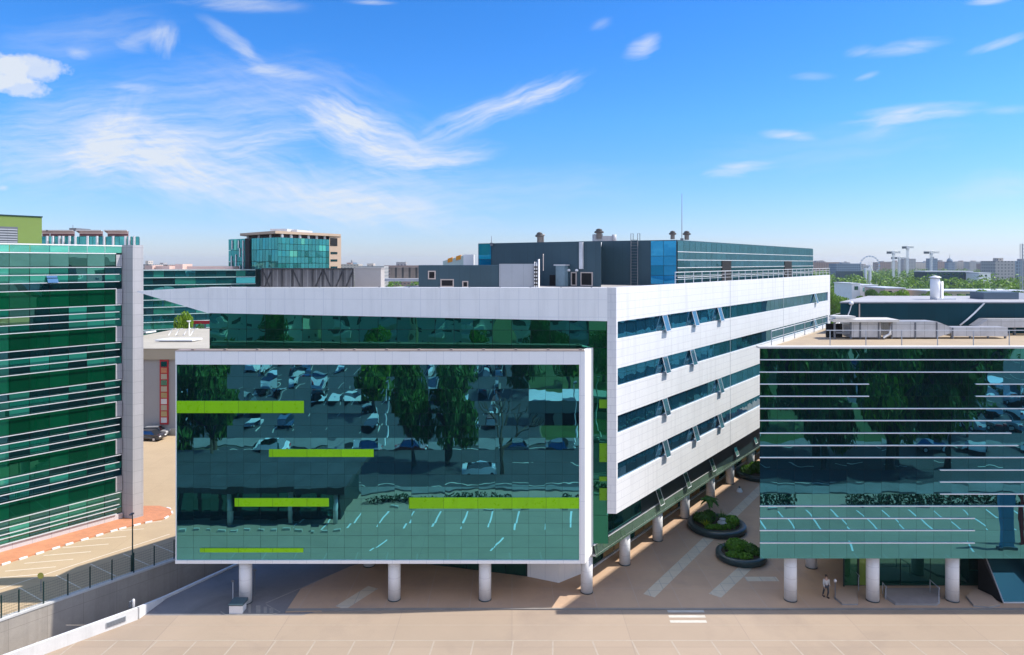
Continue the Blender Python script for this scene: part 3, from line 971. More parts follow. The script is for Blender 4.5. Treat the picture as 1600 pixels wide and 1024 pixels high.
for px, yt, yb, Y, lab in ((1065.5, 303, 374, 76, 'very thin tall antenna mast on the penthouse corner'), (768, 369, 381, 73.5, 'short thin rod on the left end of the penthouse roof')):
    x = X_at(px, Y)
    a = thing('antenna_mast', lab, 'antenna', (x, Y, Z_at(yb, Y)))
    b = MB(); b.tube([(x, Y, Z_at(yb, Y) - .2), (x, Y, Z_at(yt, Y))], .05, 6, 0, .025); b.build('rod', LOUVRE, a)
    b = MB(); b.box(x - .15, x + .15, Y - .15, Y + .15, Z_at(yb, Y) - .25, Z_at(yb, Y) + .1); b.build('foot', LOUVRE, a)
# railing along the side parapet
rl = thing('roof_railing', 'glazed steel railing along the white side parapet below the penthouse', 'railing', (16, 65, 24.0))
ro = at(FO, 0, off=-.3)
ta, tb = t_on(1055, ro), t_on(1296, ro)
us = frange(ta, tb, 2.1)
for t in us:
    p = at(ro, t); b = MB(); b.box(p.x - .03, p.x + .03, p.y - .03, p.y + .03, 24.0, 25.1); b.build('post', PALESTEEL, rl)
b = MB(); b.wall(ro, ta, tb, 25.1, 25.17, -.04, .04); b.wall(ro, ta, tb, 24.45, 24.48, -.02, .02); b.wall(ro, ta, tb, 24.78, 24.81, -.02, .02); b.build('rail', PALESTEEL, rl)

# ------------------------------------------------------------------ planters on the plaza
def leaf_mesh(name, lobes, n, size, mats, seed, flat=.0):
    """leaf-sized blades spread through a set of ellipsoid lobes (x, y, z, rx, ry, rz)"""
    rnd = random.Random(seed)
    vol = [l[3] * l[4] * l[5] for l in lobes]
    v, f, mi = [], [], []
    for _ in range(n):
        l = rnd.choices(lobes, vol)[0]
        while True:
            q = Vector((rnd.uniform(-1, 1), rnd.uniform(-1, 1), rnd.uniform(-1, 1)))
            if .15 < q.length < 1: break
        q = q.normalized() * (q.length ** .45)
        c = Vector((l[0] + q.x * l[3], l[1] + q.y * l[4], l[2] + q.z * l[5]))
        nrm = (q + Vector((rnd.gauss(0, .6), rnd.gauss(0, .6), rnd.gauss(.25, .6)))).normalized()
        a = nrm.orthogonal().normalized()
        a = Matrix.Rotation(rnd.uniform(0, 6.28), 3, nrm) @ a
        bb = nrm.cross(a)
        s = size * rnd.uniform(.6, 1.4)
        i = len(v)
        v += [c - a * s * .5, c + bb * s * .32, c + a * s * .6 + nrm * s * .1, c - bb * s * .32]
        f.append((i, i + 1, i + 2, i + 3))
        mi.append(rnd.randrange(len(mats)))
    me = bpy.data.meshes.new(name)
    me.from_pydata([tuple(p) for p in v], [], f)
    for m in mats: me.materials.append(m)
    for k, p in enumerate(me.polygons): p.material_index = mi[k]
    return me


def blade_plant(c, n, L_, seed, mat, name, label, cat, group, w=.05):
    rnd = random.Random(seed)
    m = MB()
    for k in range(n):
        a = rnd.uniform(0, 6.28); l = L_ * rnd.uniform(.6, 1.1); lean = rnd.uniform(.25, .95)
        pts = []
        for s in range(5):
            u = s / 4
            pts.append((l * lean * u, l * (u - .45 * lean * u * u)))
        dx, dy = math.cos(a), math.sin(a)
        for s in range(4):
            w0, w1 = w * (1 - abs(s / 4 - .3)), w * (1 - abs((s + 1) / 4 - .3)) * (1 if s < 3 else .1)
            p, q = pts[s], pts[s + 1]
            P0 = Vector((c[0] + dx * p[0], c[1] + dy * p[0], c[2] + p[1]))
            P1 = Vector((c[0] + dx * q[0], c[1] + dy * q[0], c[2] + q[1]))
            sd = Vector((-dy, dx, 0))
            m.face([P0 - sd * w0, P0 + sd * w0, P1 + sd * w1, P1 - sd * w1])
    o = m.build(name, mat)
    return tag(o, label, cat, group)


def planter(cx, cy, r, label, seed):
    p = thing('round_planter', label, 'planter', (cx, cy, PZ), 'round planters on the plaza')
    m = MB(); m.lathe((cx, cy, PZ), [(r * .93, 0), (r * .95, .06), (r, .14), (r, .50), (r * .985, .56), (r * .80, .60), (r * .78, .56), (r * .78, .40)], 48, cap=False)
    m.build('shell', PLANTER, p)
    m = MB(); m.lathe((cx, cy, PZ), [(r * .79, .40), (r * .79, .46)], 32); m.build('soil', SOIL, p)
    return p


planter(19.95, 66.6, 2.78, 'larger dark round planter holding a small palm and yellow plants', 1)
planter(20.1, 59.95, 2.15, 'smaller dark round planter with one dense green shrub near the right glass building', 2)
planter(30.0, 83.0, 2.7, 'dark round planter half hidden behind the corner of the right glass building', 3)
pz = PZ + .46


def shrub(c, lobes, n, size, mat, seed, label, group='shrubs in the plaza planters'):
    me = leaf_mesh('shrub', lobes, n, size, [mat], seed)
    o = bpy.data.objects.new('shrub', me); COL.objects.link(o); o.location = c
    return tag(o, label, 'shrub', group)


shrub((18.9, 66.9, pz), [(0, 0, .45, .8, .8, .55), (.5, .4, .5, .7, .7, .6), (-.4, .5, .35, .6, .6, .5)], 1500, .22, LEAF, 11, 'dark rounded shrub at the left of the larger planter')
shrub((21.3, 66.3, pz), [(0, 0, .35, .7, .7, .5), (.3, .5, .3, .6, .7, .45)], 1100, .2, LEAFPLANT, 12, 'green shrub at the right of the larger planter')
shrub((19.95, 65.3, pz), [(-.8, .1, .15, .7, .3, .28), (0, 0, .15, .7, .3, .25), (.9, .2, .15, .6, .35, .28)], 900, .17, LEAFPLANT, 13, 'low green ground plants along the front of the larger planter')
for k, (dx, dy) in enumerate(((-1.3, -.7), (1.4, -.7))):
    blade_plant((19.95 + dx, 66.6 + dy, pz), 60, .75, 20 + k, LEAFYELLOW, 'yellow_grass_plant', ('yellow leaved spiky plant below the palm in the larger planter', 'yellow leaved spiky plant at the right rim of the larger planter')[k], 'plant', 'spiky plants in the planters')
for k, (dx, dy, n_, l_, sd_) in enumerate(((-.3, -1.2, 50, .6, 61), (.9, .9, 40, .9, 62), (-1.5, .4, 45, .8, 63))):
    blade_plant((19.95 + dx, 66.6 + dy, pz), n_, l_, sd_, LEAFPLANT, 'fern_plant', ('low green fern at the front of the larger planter', 'tall green fern at the back of the larger planter', 'green fern at the left of the larger planter')[k], 'plant', 'ferns in the planters', .06)
for k, (dx, dy, n_, l_, sd_) in enumerate(((-.2, -1.1, 60, .55, 64), (1.1, -.6, 40, .6, 65))):
    blade_plant((20.1 + dx, 59.95 + dy, pz), n_, l_, sd_, LEAFPLANT, 'fern_plant', ('low green fern at the front of the smaller planter', 'green fern at the right front of the smaller planter')[k], 'plant', 'ferns in the planters', .05)
# fountain stone in the larger planter
b = MB(); b.lathe((20.45, 66.3, pz), [(.45, -.05), (.5, .3), (.28, .5), (.3, .62), (.1, .7)], 9, sm=False)
tag(b.build('garden_stone', pbr('pale_stone', (.42, .45, .46), .7, .2, 2)), 'pale grey stone feature among the plants of the larger planter', 'stone')
blade_plant((20.5, 66.9, pz), 26, 1.5, 31, LEAF, 'spiky_plant', 'tall thin spiky plant behind the pale stone in the larger planter', 'plant', 'spiky plants in the planters', .03)


def palm(c, h, label, seed, r=.95):
    t = thing('palm_tree', label, 'palm', c)
    m = MB(); m.tube([c, (c[0] + .04, c[1], c[2] + h * .5), (c[0] + .02, c[1] + .02, c[2] + h)], .07, 8, 0, .05); m.build('trunk', BARK, t)
    rnd = random.Random(seed); m = MB(); top = Vector((c[0] + .02, c[1] + .02, c[2] + h))
    for k in range(22):
        a = k * 2.4 + rnd.uniform(-.2, .2); up = rnd.uniform(-.1, .75); l = r * rnd.uniform(.8, 1.15)
        dr = Vector((math.cos(a), math.sin(a), 0)); sd = Vector((-dr.y, dr.x, 0)); prev = None
        for s in range(9):
            u = s / 8
            p = top + dr * l * u + Vector((0, 0, l * (up * u - .75 * u * u)))
            if prev is not None:
                ll = .26 * l * (1 - abs(u - .45) * 1.3)
                for sg in (-1, 1):
                    m.face([prev, p, p + sd * sg * ll + dr * ll * .5 - Vector((0, 0, ll * .35)), prev + sd * sg * ll + dr * ll * .35 - Vector((0, 0, ll * .35))])
            prev = p
    m.build('fronds', LEAF, t)
    return t


palm((19.55, 67.6, pz), 2.1, 'small palm with a thin trunk in the larger planter', 5)
shrub((19.9, 60.1, pz), [(-.2, .1, .55, .85, .8, .62), (.35, .2, .5, .7, .7, .5)], 2400, .15, LEAFPLANT, 41, 'dense feathery green shrub in the middle of the smaller planter')
shrub((20.9, 59.9, pz), [(0, 0, .35, .65, .7, .45), (.35, -.2, .25, .45, .5, .35)], 900, .24, LEAF, 42, 'broad leaved dark shrub at the right of the smaller planter')
shrub((19.6, 59.0, pz), [(-.5, .1, .2, .6, .35, .3), (.5, -.1, .15, .7, .35, .28)], 800, .2, LEAFPLANT, 43, 'low leafy plants along the front of the smaller planter')
blade_plant((18.9, 60.4, pz), 30, 1.0, 44, LEAF, 'spiky_plant', 'dark spiky plant at the left of the smaller planter', 'plant', 'spiky plants in the planters')
shrub((29.6, 82.8, pz), [(-1, 0, .4, .9, .9, .5), (.2, .3, .6, 1, 1, .7)], 1600, .24, LEAF, 45, 'dark green shrub in the half hidden planter')
p = Vector(G(1155.5, 768.5, PZ))
s = thing('floor_lantern', 'small white tapered lantern with a dark cap standing on the plaza paving', 'lantern', (p.x, p.y, PZ))
b = MB(); b.lathe((p.x, p.y, PZ), [(.36, 0), (.33, .12), (.16, .42)], 8, sm=False); b.build('shade', PLAINWHITE, s)
b = MB(); b.lathe((p.x, p.y, PZ + .42), [(.1, 0), (.13, .12), (.05, .2)], 8); b.build('cap', LOUVRE, s)

# ------------------------------------------------------------------ right glass building
RB0 = (18.68, BY)
rz0, rz1 = 3.70, 19.60
rb = thing('glass_office_building', 'blue green mirror glass building with thin white horizontal fins on round columns', 'building', (45, 60, 0))
RX1 = 96.0
b = MB()
b.prism([(18.8, BY + .12), (RX1, BY + .12), (RX1 + 40, 103), at(RB0, 65, off=.1)], rz0 + .02, rz1 - .02, 0, 1, 2)
b.build('core_wall', [MULLION, SANDROOF, SOFFIT], rb)
b = MB()
fin_y = [562.5, 581.8, 600.6, 619.6, 638.9, 657.7, 677.3, 696.6, 715.4, 735, 753.7, 772.5, 791.5, 810.6, 829.5, 849]
fin_z = [Z_at(y, BY - .1) for y in fin_y]
zl = sorted([rz0] + fin_z + [rz1 - .05])
us = frange(18.70, RX1, 2.62 / 2)
b.panes(RB0, [u - 18.68 for u in us], zl, d=EX, off=0, gap=.013, tilt=.0012)
b.sheet(RB0, .02, RX1 - 18.68, rz0, rz1 - .05, d=EX, off=-.04, m=1)
b.build('curtain_wall', [G_RIGHT, MULLION], rb)
b = MB()
b.panes((18.70, BY + .02), frange(.05, 62, 1.6), [rz0, 7, 10.5, 14, 17, rz1 - .05], d=D, off=.0, gap=.03, tilt=.003)
for f in range(len(b.f)): b.f[f].reverse(); b.uv[f] = list(reversed(b.uv[f]))
b.build('side_curtain_wall', [G_RIGHT], rb)
spans = {2: ((1187, 1357), (1524, 1700)), 3: ((1187, 1357), (1524, 1700)), 5: ((1187, 1579),), 6: ((1187, 1579),), 7: ((1187, 1590),), 9: ((1468, 1700),), 10: ((1468, 1700),), 11: ((1468, 1700),), 13: ((1187, 1522),), 14: ((1187, 1522),), 15: ((1187, 1522),)}
for i, z in enumerate(fin_z):
    for a, e in spans.get(i, ((1187, 1700),)):
        x0 = 18.66 if a == 1187 else X_at(a, BY)
        x1 = RX1 if e == 1700 else X_at(e, BY)
        b = MB(); b.box(x0, x1, BY - .10, BY - .035, z - .032, z + .032); b.build('fin', PLAINWHITE, rb)
b = MB()
b.box(18.6, RX1, BY - .08, BY + .55, rz1 - .048, rz1 + .10)
b.prism([at(RB0, .7, off=-.06), at(RB0, 65, off=-.06), at(RB0, 65, off=.4), at(RB0, .7, off=.4)], rz1 - .048, rz1 + .12)
b.build('roof_coping', pbr('stone_coping', (.6, .58, .54), .7, .06, .5), rb)
for px, py in ((1239, 942), (1368.5, 942.5), (1494, 942.5)):
    x, y = G(px, py, PZ); column(x, y + .465, PZ, rz0 + .02, .465, rb)
for k in range(1, 5):
    column(34.1 + .15 + 6.05 * k, 52.7, PZ, rz0 + .02, .465, rb)
x, y = G(1271.5, 890, PZ); column(x, y + .46, PZ, rz0 + .02, .46, rb)
column(x + 5.0, y + 6.4, PZ, rz0 + .02, .46, rb)
# ground floor glazing and entrance
WY = 54.75
b = MB()
xg = X_at(1318, WY)
b.prism([(xg + .1, WY + .12), (RX1, WY + .12), (RX1, 66), (xg + 8, 66)], PZ, rz0 + .03); b.build('ground_floor_core', MULLION, rb)
b = MB()
b.panes((0, WY), [xg, X_at(1340, WY)], [PZ + .05, rz0], d=EX, gap=.06, m=1)
b.panes((0, WY), [X_at(1342, WY), X_at(1360, WY)], [PZ + .05, rz0], d=EX, gap=.06, m=2)
b.panes((0, WY), frange(X_at(1360, WY), RX1, 2.4), [PZ + .05, 2.4, rz0], d=EX, gap=.06, m=0)
b.build('ground_floor_glass', [G_DARK, glass('green_door_glass', (.2, .5, .4), (.02, .10, .04), .3), glass('lit_lobby_glass', (.3, .5, .3), (.22, .3, .05), .2)], rb)
b = MB()
for x in (xg, X_at(1341, WY), X_at(1361, WY)):
    b.box(x - .05, x + .05, WY - .08, WY - .01, PZ, rz0)
b.build('door_frame', MULLION, rb)
# sloping glazed roof over the stair at the right end
sw = thing('glazed_stair_canopy', 'sloping blue glass canopy over the stair at the right end of the colonnade', 'canopy', (44, 53, PZ))
b = MB()
q = [(X_at(1568, 52.0), 52.0, PZ + .05), (X_at(1760, 52.0), 52.0, PZ + .05), (X_at(1700, 54.2), 54.2, 3.2), (X_at(1536, 54.2), 54.2, 3.2)]
b.face(q, 0, uv=[(0, 0), (1, 0), (1, 1), (0, 1)])
b.build('sloping_glass', glass('canopy_glass', (.07, .25, .34), (.004, .03, .045), .22, .001, .004, .5), sw)
b = MB(); b.tube([q[0], q[3]], .05, 6); b.tube([q[3], q[2]], .05, 6); b.tube([q[0], q[1]], .05, 6); b.build('edge_frame', PALESTEEL, sw)
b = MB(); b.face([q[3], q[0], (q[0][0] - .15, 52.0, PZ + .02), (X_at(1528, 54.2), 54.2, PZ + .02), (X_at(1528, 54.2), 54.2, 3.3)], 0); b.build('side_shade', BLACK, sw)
islands = [([(1303, 932), (1316, 943.5), (1341, 943.5), (1339, 921), (1308, 921)], SANDWALL, 'small beige raised platform between the two left columns of the right building', 'platform'),
           ([(1381, 931), (1399, 943.5), (1464, 944), (1469, 940), (1469, 919), (1383, 919)], pbr('grey_ramp_paving', (.27, .24, .23), .8, .15, .5, stain=(.5, .4, (.2, .18, .17))), 'wide grey raised platform before the dark entrance glass', 'platform'),
           ([(1509, 931), (1521, 946), (1546, 948), (1563, 945), (1550, 931), (1524, 919)], SANDWALL, 'beige raised platform beside the sloping glass canopy', 'platform')]
for poly, mt, lab, cat in islands:
    pts = [G(x, y, PZ + .12) for x, y in poly]
    c = Vector((sum(p[0] for p in pts) / len(pts), sum(p[1] for p in pts) / len(pts)))
    t = thing('entrance_platform', lab, cat, (c.x, c.y, PZ), 'raised platforms under the right building')
    b = MB(); b.prism([c + (Vector(p) - c) * .97 for p in pts], PZ + .05, PZ + .15); b.build('top_slab', mt, t)
    b = MB(); b.prism(pts, PZ - .02, PZ + .10); b.build('kerb', pbr('grey_kerb_edge', (.3, .29, .28), .7, .15, 1), t)
for (x0, y0), h, wdt, lab in (((1305, 935), 1.4, .0, 'thin steel post with a small round head by the left beige platform'), ((1341.5, 921), 1.2, 1.0, 'steel hoop rail on the right edge of the small beige platform'), ((1467, 942), 1.25, 1.5, 'steel hoop rail on the right edge of the wide grey platform'), ((1384, 935), 1.0, .9, 'steel hoop rail on the left edge of the wide grey platform')):
    o = Vector(G(x0, y0, PZ + .1))
    t = thing('hoop_rail' if wdt else 'steel_post', lab, 'rail' if wdt else 'post', (o.x, o.y, PZ))
    b = MB()
    if wdt:
        b.tube([(o.x, o.y, PZ), (o.x, o.y, h - .1), (o.x + .08, o.y + .05, h), (o.x + .2, o.y + wdt - .05, h), (o.x + .25, o.y + wdt, h - .1), (o.x + .25, o.y + wdt, PZ)], .03, 6)
        b.build('tube', GREYPANEL, t)
    else:
        b.tube([(o.x, o.y, PZ), (o.x, o.y, h)], .03, 6); b.build('shaft', LOUVRE, t)
        b = MB(); b.lathe((o.x, o.y, h), [(.05, 0), (.11, .08), (.11, .18), (.04, .26)], 10); b.build('head', PALESTEEL, t)

# roof plant of the right building
RZ = rz1
pt = thing('roof_plant_room', 'dark teal metal plant room on the flat roof of the right glass building', 'building', (45, 66, RZ))
b = MB(); PO = Vector((X_at(1313, 62), 62.0))
b.prism([PO, (RX1, 62), (RX1 + 8, 73), at(PO, 13.8)], RZ, 22.35, 0); b.build('walls', TEALMETAL, pt)
b = MB(); b.prism([PO + Vector((-.1, -.1)), (RX1, 61.9), (RX1 + 8, 73.1), at(PO, 13.9, off=-.15)], 22.352, 22.47); b.build('roof', pbr('plant_roof', (.33, .33, .35), .8, .15, .5), pt)
b = MB(); b.box(X_at(1341.5, 62), X_at(1343, 62), 61.9, 61.99, RZ, 22.3); b.build('downpipe', CREAMFRAME, pt)
ch = thing('roof_chimney', 'thick white flue with a mushroom cap on the dark teal plant room', 'chimney', (X_at(1462, 66), 66, 22.47))
x = X_at(1461, 66)
b = MB(); b.lathe((x, 66, 22.47), [(.42, 0), (.42, 1.95), (.36, 2.0)], 16); b.build('flue', PLAINWHITE, ch)
b = MB(); b.lathe((x, 66, 24.47), [(.15, 0), (.55, .08), (.5, .16), (.1, .3)], 16); b.build('cap', PALESTEEL, ch)
b = MB(); b.tube([(x + .62, 66, 22.47), (x + .62, 66, 24.2)], .16, 10); b.box(x - .3, x + 1.5, 65.2, 65.6, 22.47, 22.62); b.build('side_pipe', PALESTEEL, ch)
ub = thing('roof_unit', 'grey blue box on the dark teal plant room at the right edge', 'roof unit', (X_at(1570, 66), 66, 22.47))
b = MB(); b.box(X_at(1537, 66), X_at(1592, 66), 66, 68, 22.47, 23.15); b.build('housing', pbr('blue_grey_metal', (.08, .12, .16), .5, .1, 1), ub)
b = MB(); x = X_at(1592, 66); b.prism([(x + .01, 66.1), (x + 3, 66.1), (x + 3, 67.8), (x + .01, 67.8)], 22.47, [23.15, 22.8, 22.8, 23.15]); b.build('bent_duct', PALESTEEL, ub)
b = MB(); pts = [(1538, 474), (1532, 480), (1522, 490), (1512, 499), (1500, 508.5)]
b.tube([(X_at(a, 61.7), 61.7, Z_at(y, 61.7)) for a, y in pts], .07, 6)
tag(b.build('cable_conduit', PLAINWHITE), 'white curved conduit hanging on the dark teal plant room wall', 'conduit')
b = MB(); px_, py_ = 1329, 475; pts = [(1325, 492), (1328, 485), (1330, 478), (1333, 474)]
b.tube([(X_at(a, 61.8), 61.8, Z_at(y, 61.8)) for a, y in pts], .05, 6); b.lathe((X_at(1330, 61.8), 61.8, 22.2), [(.16, 0), (.22, .15), (.12, .3)], 10)
tag(b.build('wall_beacon', PALESTEEL), 'small round lamp with a cable on the left end of the teal plant room', 'lamp')
# ducts
DY = 57.6
dz = RZ + .12


def pxz(px, y, Y=DY): return X_at(px, Y), Z_at(y, Y)


du = thing('air_duct', 'long silver air duct with a flat hood across the front of the right roof', 'air duct', (35, DY, RZ))
segs = [(1329, 1343.5, 503, 531), (1345.5, 1372.5, 503, 532)]
for a, e, y0, y1 in segs:
    b = MB(); b.box(X_at(a, DY), X_at(e, DY), DY, DY + 1.7, dz, Z_at(y0, DY)); b.build('duct_box', STEEL, du)
b = MB(); x0, x1 = X_at(1298, DY), X_at(1400, DY)
b.prism([(x0, DY - .5), (x1, DY - .5), (x1 + .3, DY + 2.0), (X_at(1336, DY + 2), DY + 2.0), (x0 + .4, DY + 1.2)], Z_at(503, DY) + .01, Z_at(500, DY) + .05)
b.box(X_at(1304, DY), X_at(1335, DY), DY - .2, DY + 1.0, Z_at(499, DY) + .06, Z_at(495, DY) + .05)
b.build('hood', pbr('silver_sheet', (.62, .59, .55), .4, .12, 1), du)
b = MB()
for a in (1302, 1327): b.box(X_at(a, DY) - .06, X_at(a, DY) + .06, DY - .3, DY - .18, RZ, Z_at(503, DY))
b.box(X_at(1302, DY), X_at(1327, DY), DY - .3, DY - .2, Z_at(521, DY), Z_at(518, DY)); b.build('hood_frame', LOUVRE, du)
b = MB(); b.box(X_at(1302, DY), X_at(1327, DY), DY + 1.2, DY + 1.4, RZ, Z_at(508, DY)); b.build('louvre', BLACK, du)
b = MB(); b.box(X_at(1392.5, DY), X_at(1463.5, DY), DY, DY + 1.6, dz, Z_at(502.5, DY)); b.build('duct_run', STEEL, du)
b = MB()
xa, xb = X_at(1463.7, DY), X_at(1488, DY)
b.prism([(xa, DY), (xb, DY + .1), (xb, DY + 1.4), (xa, DY + 1.6)], [dz, dz + .35, dz + .35, dz], [Z_at(502.5, DY), Z_at(512, DY), Z_at(512, DY), Z_at(502.5, DY)]); b.build('reducer', STEEL, du)
b = MB(); b.box(xb + .01, X_at(1576, DY), DY + .1, DY + 1.4, Z_at(526, DY), Z_at(512, DY)); b.build('slim_run', STEEL, du)
b = MB()
for a in (1490, 1519, 1547, 1574): b.box(X_at(a, DY) - .07, X_at(a, DY) + .07, DY + .2, DY + .32, RZ, Z_at(526, DY))
b.build('supports', LOUVRE, du)
for a in (1343.8, 1372.8, 1393, 1430, 1463.5, 1488.3):
    b = MB(); b.box(X_at(a, DY) - .05, X_at(a, DY) + .05, DY - .06, DY - .002, dz + .03, Z_at(504 if a < 1470 else 512, DY)); b.tube([(X_at(a, DY), DY - .03, RZ), (X_at(a, DY), DY - .03, dz + .1)], .06, 5); b.build('flange', LOUVRE, du)
b = MB(); b.lathe((X_at(1376, DY), DY + .4, 0), [(.22, Z_at(529, DY)), (.22, Z_at(504, DY))], 12); b.tube([(X_at(1382, DY), DY + .2, Z_at(528, DY)), (X_at(1391, DY), DY, Z_at(522, DY)), (X_at(1391, DY), DY, Z_at(503, DY))], .13, 8); b.build('elbow_pipe', PALESTEEL, du)
d2 = thing('air_duct', 'shorter silver duct rising behind against the dark teal plant room', 'air duct', (44, 60, RZ))
b = MB(); Y = 60.3; x0, x1 = X_at(1528, Y), X_at(1544, Y)
b.prism([(x0, Y), (x1, Y), (x1, Y + 1.2), (x0, Y + 1.2)], Z_at(512, Y), [Z_at(510, Y), Z_at(499, Y), Z_at(499, Y), Z_at(510, Y)])
b.box(x1 + .002, X_at(1800, Y), Y, Y + 1.2, Z_at(512, Y), Z_at(499, Y)); b.build('duct_run', STEEL, d2)
b = MB()
for a in (1550, 1590): b.box(X_at(a, Y) - .07, X_at(a, Y) + .07, Y + .3, Y + .5, RZ, Z_at(512, Y) - .002)
b.build('supports', LOUVRE, d2)
rr = thing('roof_railing', 'thin steel railing along the front edge of the right building roof', 'railing', (40, 52.2, RZ))
ps = [1297 + 56 * k for k in range(10)]
for a in ps:
    x = X_at(a, 52.4); b = MB(); b.box(x - .025, x + .025, 52.38, 52.43, RZ + .05, RZ + 1.2); b.build('post', GREYPANEL, rr)
b = MB(); b.box(X_at(1291, 52.4), X_at(ps[-1], 52.4), 52.38, 52.43, RZ + 1.2, RZ + 1.25)
b.build('rail', PALESTEEL, rr)
rr2 = thing('roof_railing', 'thin steel railing along the left edge of the right building roof', 'railing', (21, 54, RZ))
o2 = at(RB0, 0, off=.45)
for k in range(12):
    p = at(o2, 1.4 + 3.2 * k); b = MB(); b.box(p.x - .025, p.x + .025, p.y - .025, p.y + .025, RZ + .05, RZ + 1.15); b.build('post', GREYPANEL, rr2)
b = MB(); b.wall(o2, 1.4, 36.6, RZ + 1.15, RZ + 1.2, -.025, .025); b.wall(o2, 1.4, 36.6, RZ + .6, RZ + .63, -.015, .015); b.build('rail', PALESTEEL, rr2)

# ------------------------------------------------------------------ left green building
LB = Vector((-38.65, 67.0))
lbz = ZU
lb_ = thing('green_office_building', 'green glass office building with white horizontal louvres and a grey tiled end pier', 'building', (-42, 62, ZU))
TE, TS, TB = t_on(190, LB), t_on(180, LB), -30.0
b = MB(); b.prism([at(LB, TB, off=-.12), at(LB, TE + .2, off=-.12), at(LB, TE + .2, off=-20), at(LB, TB, off=-20)], ZU - .1, 27.0, 0, 1); b.build('core_wall', [MULLION, ROOFDECK], lb_)
pan = [TE - 1.55 * k for k in range(20)][::-1]
pan[0] = TB
rnd = random.Random(3)


def winpick(k):
    style = [None] * 40

    def f(i, j):
        r = rnd.random()
        if k == 0: return 1 if (r < .62 and j >= 1) else (3 if r < .9 else 0)
        if k == 1: return 1 if (i > len(pan) - 5 and r < .75) else (2 if r < .42 else (3 if r < .75 else 0))
        return 1 if r < .20 else (3 if r < .62 else 0)
    return f


for k in range(7):
    zt_, zb_ = 25.62 - 3.67 * k, 23.46 - 3.67 * k
    if k == 6: zb_ = ZU + .62
    b = MB()
    zsw = [zb_, zb_ + .72, zb_ + 1.42, zt_] if k < 6 else [zb_, zb_ + .7, zb_ + 1.4, zt_]
    b.panes(LB, pan, zsw, off=0, gap=.05, tilt=.004, mf=winpick(k))
    b.build('window_band', [G_WIN, G_WINLIT, G_WINTAN, G_WINDARK], lb_)
    if k < 6:
        b = MB()
        b.panes(LB, [u for u in pan if u < TS] + [TS], [zb_ - 1.5, zb_], off=.06, gap=.03, tilt=.002)
        b.build('spandrel', G_SPAN, lb_)
        b = MB(); b.wall(LB, TS + .01, TE, zb_ - 1.5, zb_ - .02, -.1, .12); b.build('end_panel', TILEGREY, lb_)
    lou = [zt_ - .05, zt_ - .73, zb_ + .72, zb_ + .02] if k < 6 else [zt_ - .05, zt_ - .65, zt_ - 1.2, zb_ + .6, zb_ + .1]
    for q, z in enumerate(lou):
        b = MB(); b.wall(LB, TB, TE - (.35 if q in (1, 2) else .6 if q else .1), z - .03, z + .03, .30, .38); b.build('louvre', LOUVREW, lb_)
b = MB(); b.panes(LB, [u for u in pan if u < TS] + [TS], [25.66, 26.86], off=.06, gap=.03, tilt=.004); b.build('top_spandrel', glass('dark_mirror_spandrel', (.12, .30, .26), (.004, .026, .020), .62, .0006, .003, .5), lb_)
b = MB(); b.panes(LB, pan, [26.95, 27.62], off=.06, gap=.05, tilt=.002); b.build('parapet_panels', G_PARA, lb_)
b = MB(); b.wall(LB, TB, TE, 27.62, 27.72, -.05, .12); b.wall(LB, TB, TS, 26.87, 26.95, .07, .2); b.build('coping', PLAINWHITE, lb_)
b = MB(); b.face([(*at(LB, TS + .05, off=.1), 26.8), (*at(LB, TE, off=.1), 26.8), (*at(LB, TE, off=.1), 25.66), (*at(LB, TS + .05, off=.1), 25.66)][::-1]); b.build('end_panel', TILEGREY, lb_)
b = MB(); b.wall(LB, TB, TE, ZU - .05, ZU + .6, .0, .22); b.build('plinth', pbr('pale_plinth', (.55, .54, .56), .6, .08, .6, grid=(1.5, 3, .015)), lb_)
b = MB()
P0 = Vector((X_at(190, 67.4), 67.4)); P1 = Vector((X_at(207.5, 66.9), 66.9))
P2 = P1 + D * 1.0; P3 = P0 + D * 1.0
b.prism([P0, P1, P2, P3], ZU - .05, 27.75); b.build('end_pier', TILEGREY, lb_)
# rooftop block
go = at(LB, 0, off=-.7)
tr = t_on(65.5, go)
gb = MB(); gb.wall(go, TB, tr, 27.0, 30.15, -8, 0); grb = gb.build('rooftop_block', OLIVE, lb_)
b = MB(); b.wall(go, TB, tr + .05, 30.152, 30.26, -8, .05); b.build('block_coping', DARKGREEN, grb)
b = MB(); tl_ = t_on(27.5, go)
b.wall(go, TB + 4, tl_, 27.7, 29.2, .0, .05, m=0)
for k in range(6): b.wall(go, TB + 4, tl_ - .05, 27.8 + .22 * k, 27.9 + .22 * k, .05, .1, m=1)
b.build('louvre_window', [LOUVRE, BLUESIGN if False else GREYPANEL], grb)
# open casement
b = MB(); t = t_on(72, LB); p = [at(LB, t, off=.05), at(LB, t + .85, off=.05), at(LB, t + .85, off=.5), at(LB, t, off=.5)]
q = [(*p[0], 24.85), (*p[1], 24.85), (*p[2], 24.2), (*p[3], 24.2)]
b.face([q[3], q[2], q[1], q[0]], 0, uv=[(0, 0), (1, 0), (1, 1), (0, 1)]); b.build('open_sash', G_SIDE, lb_)

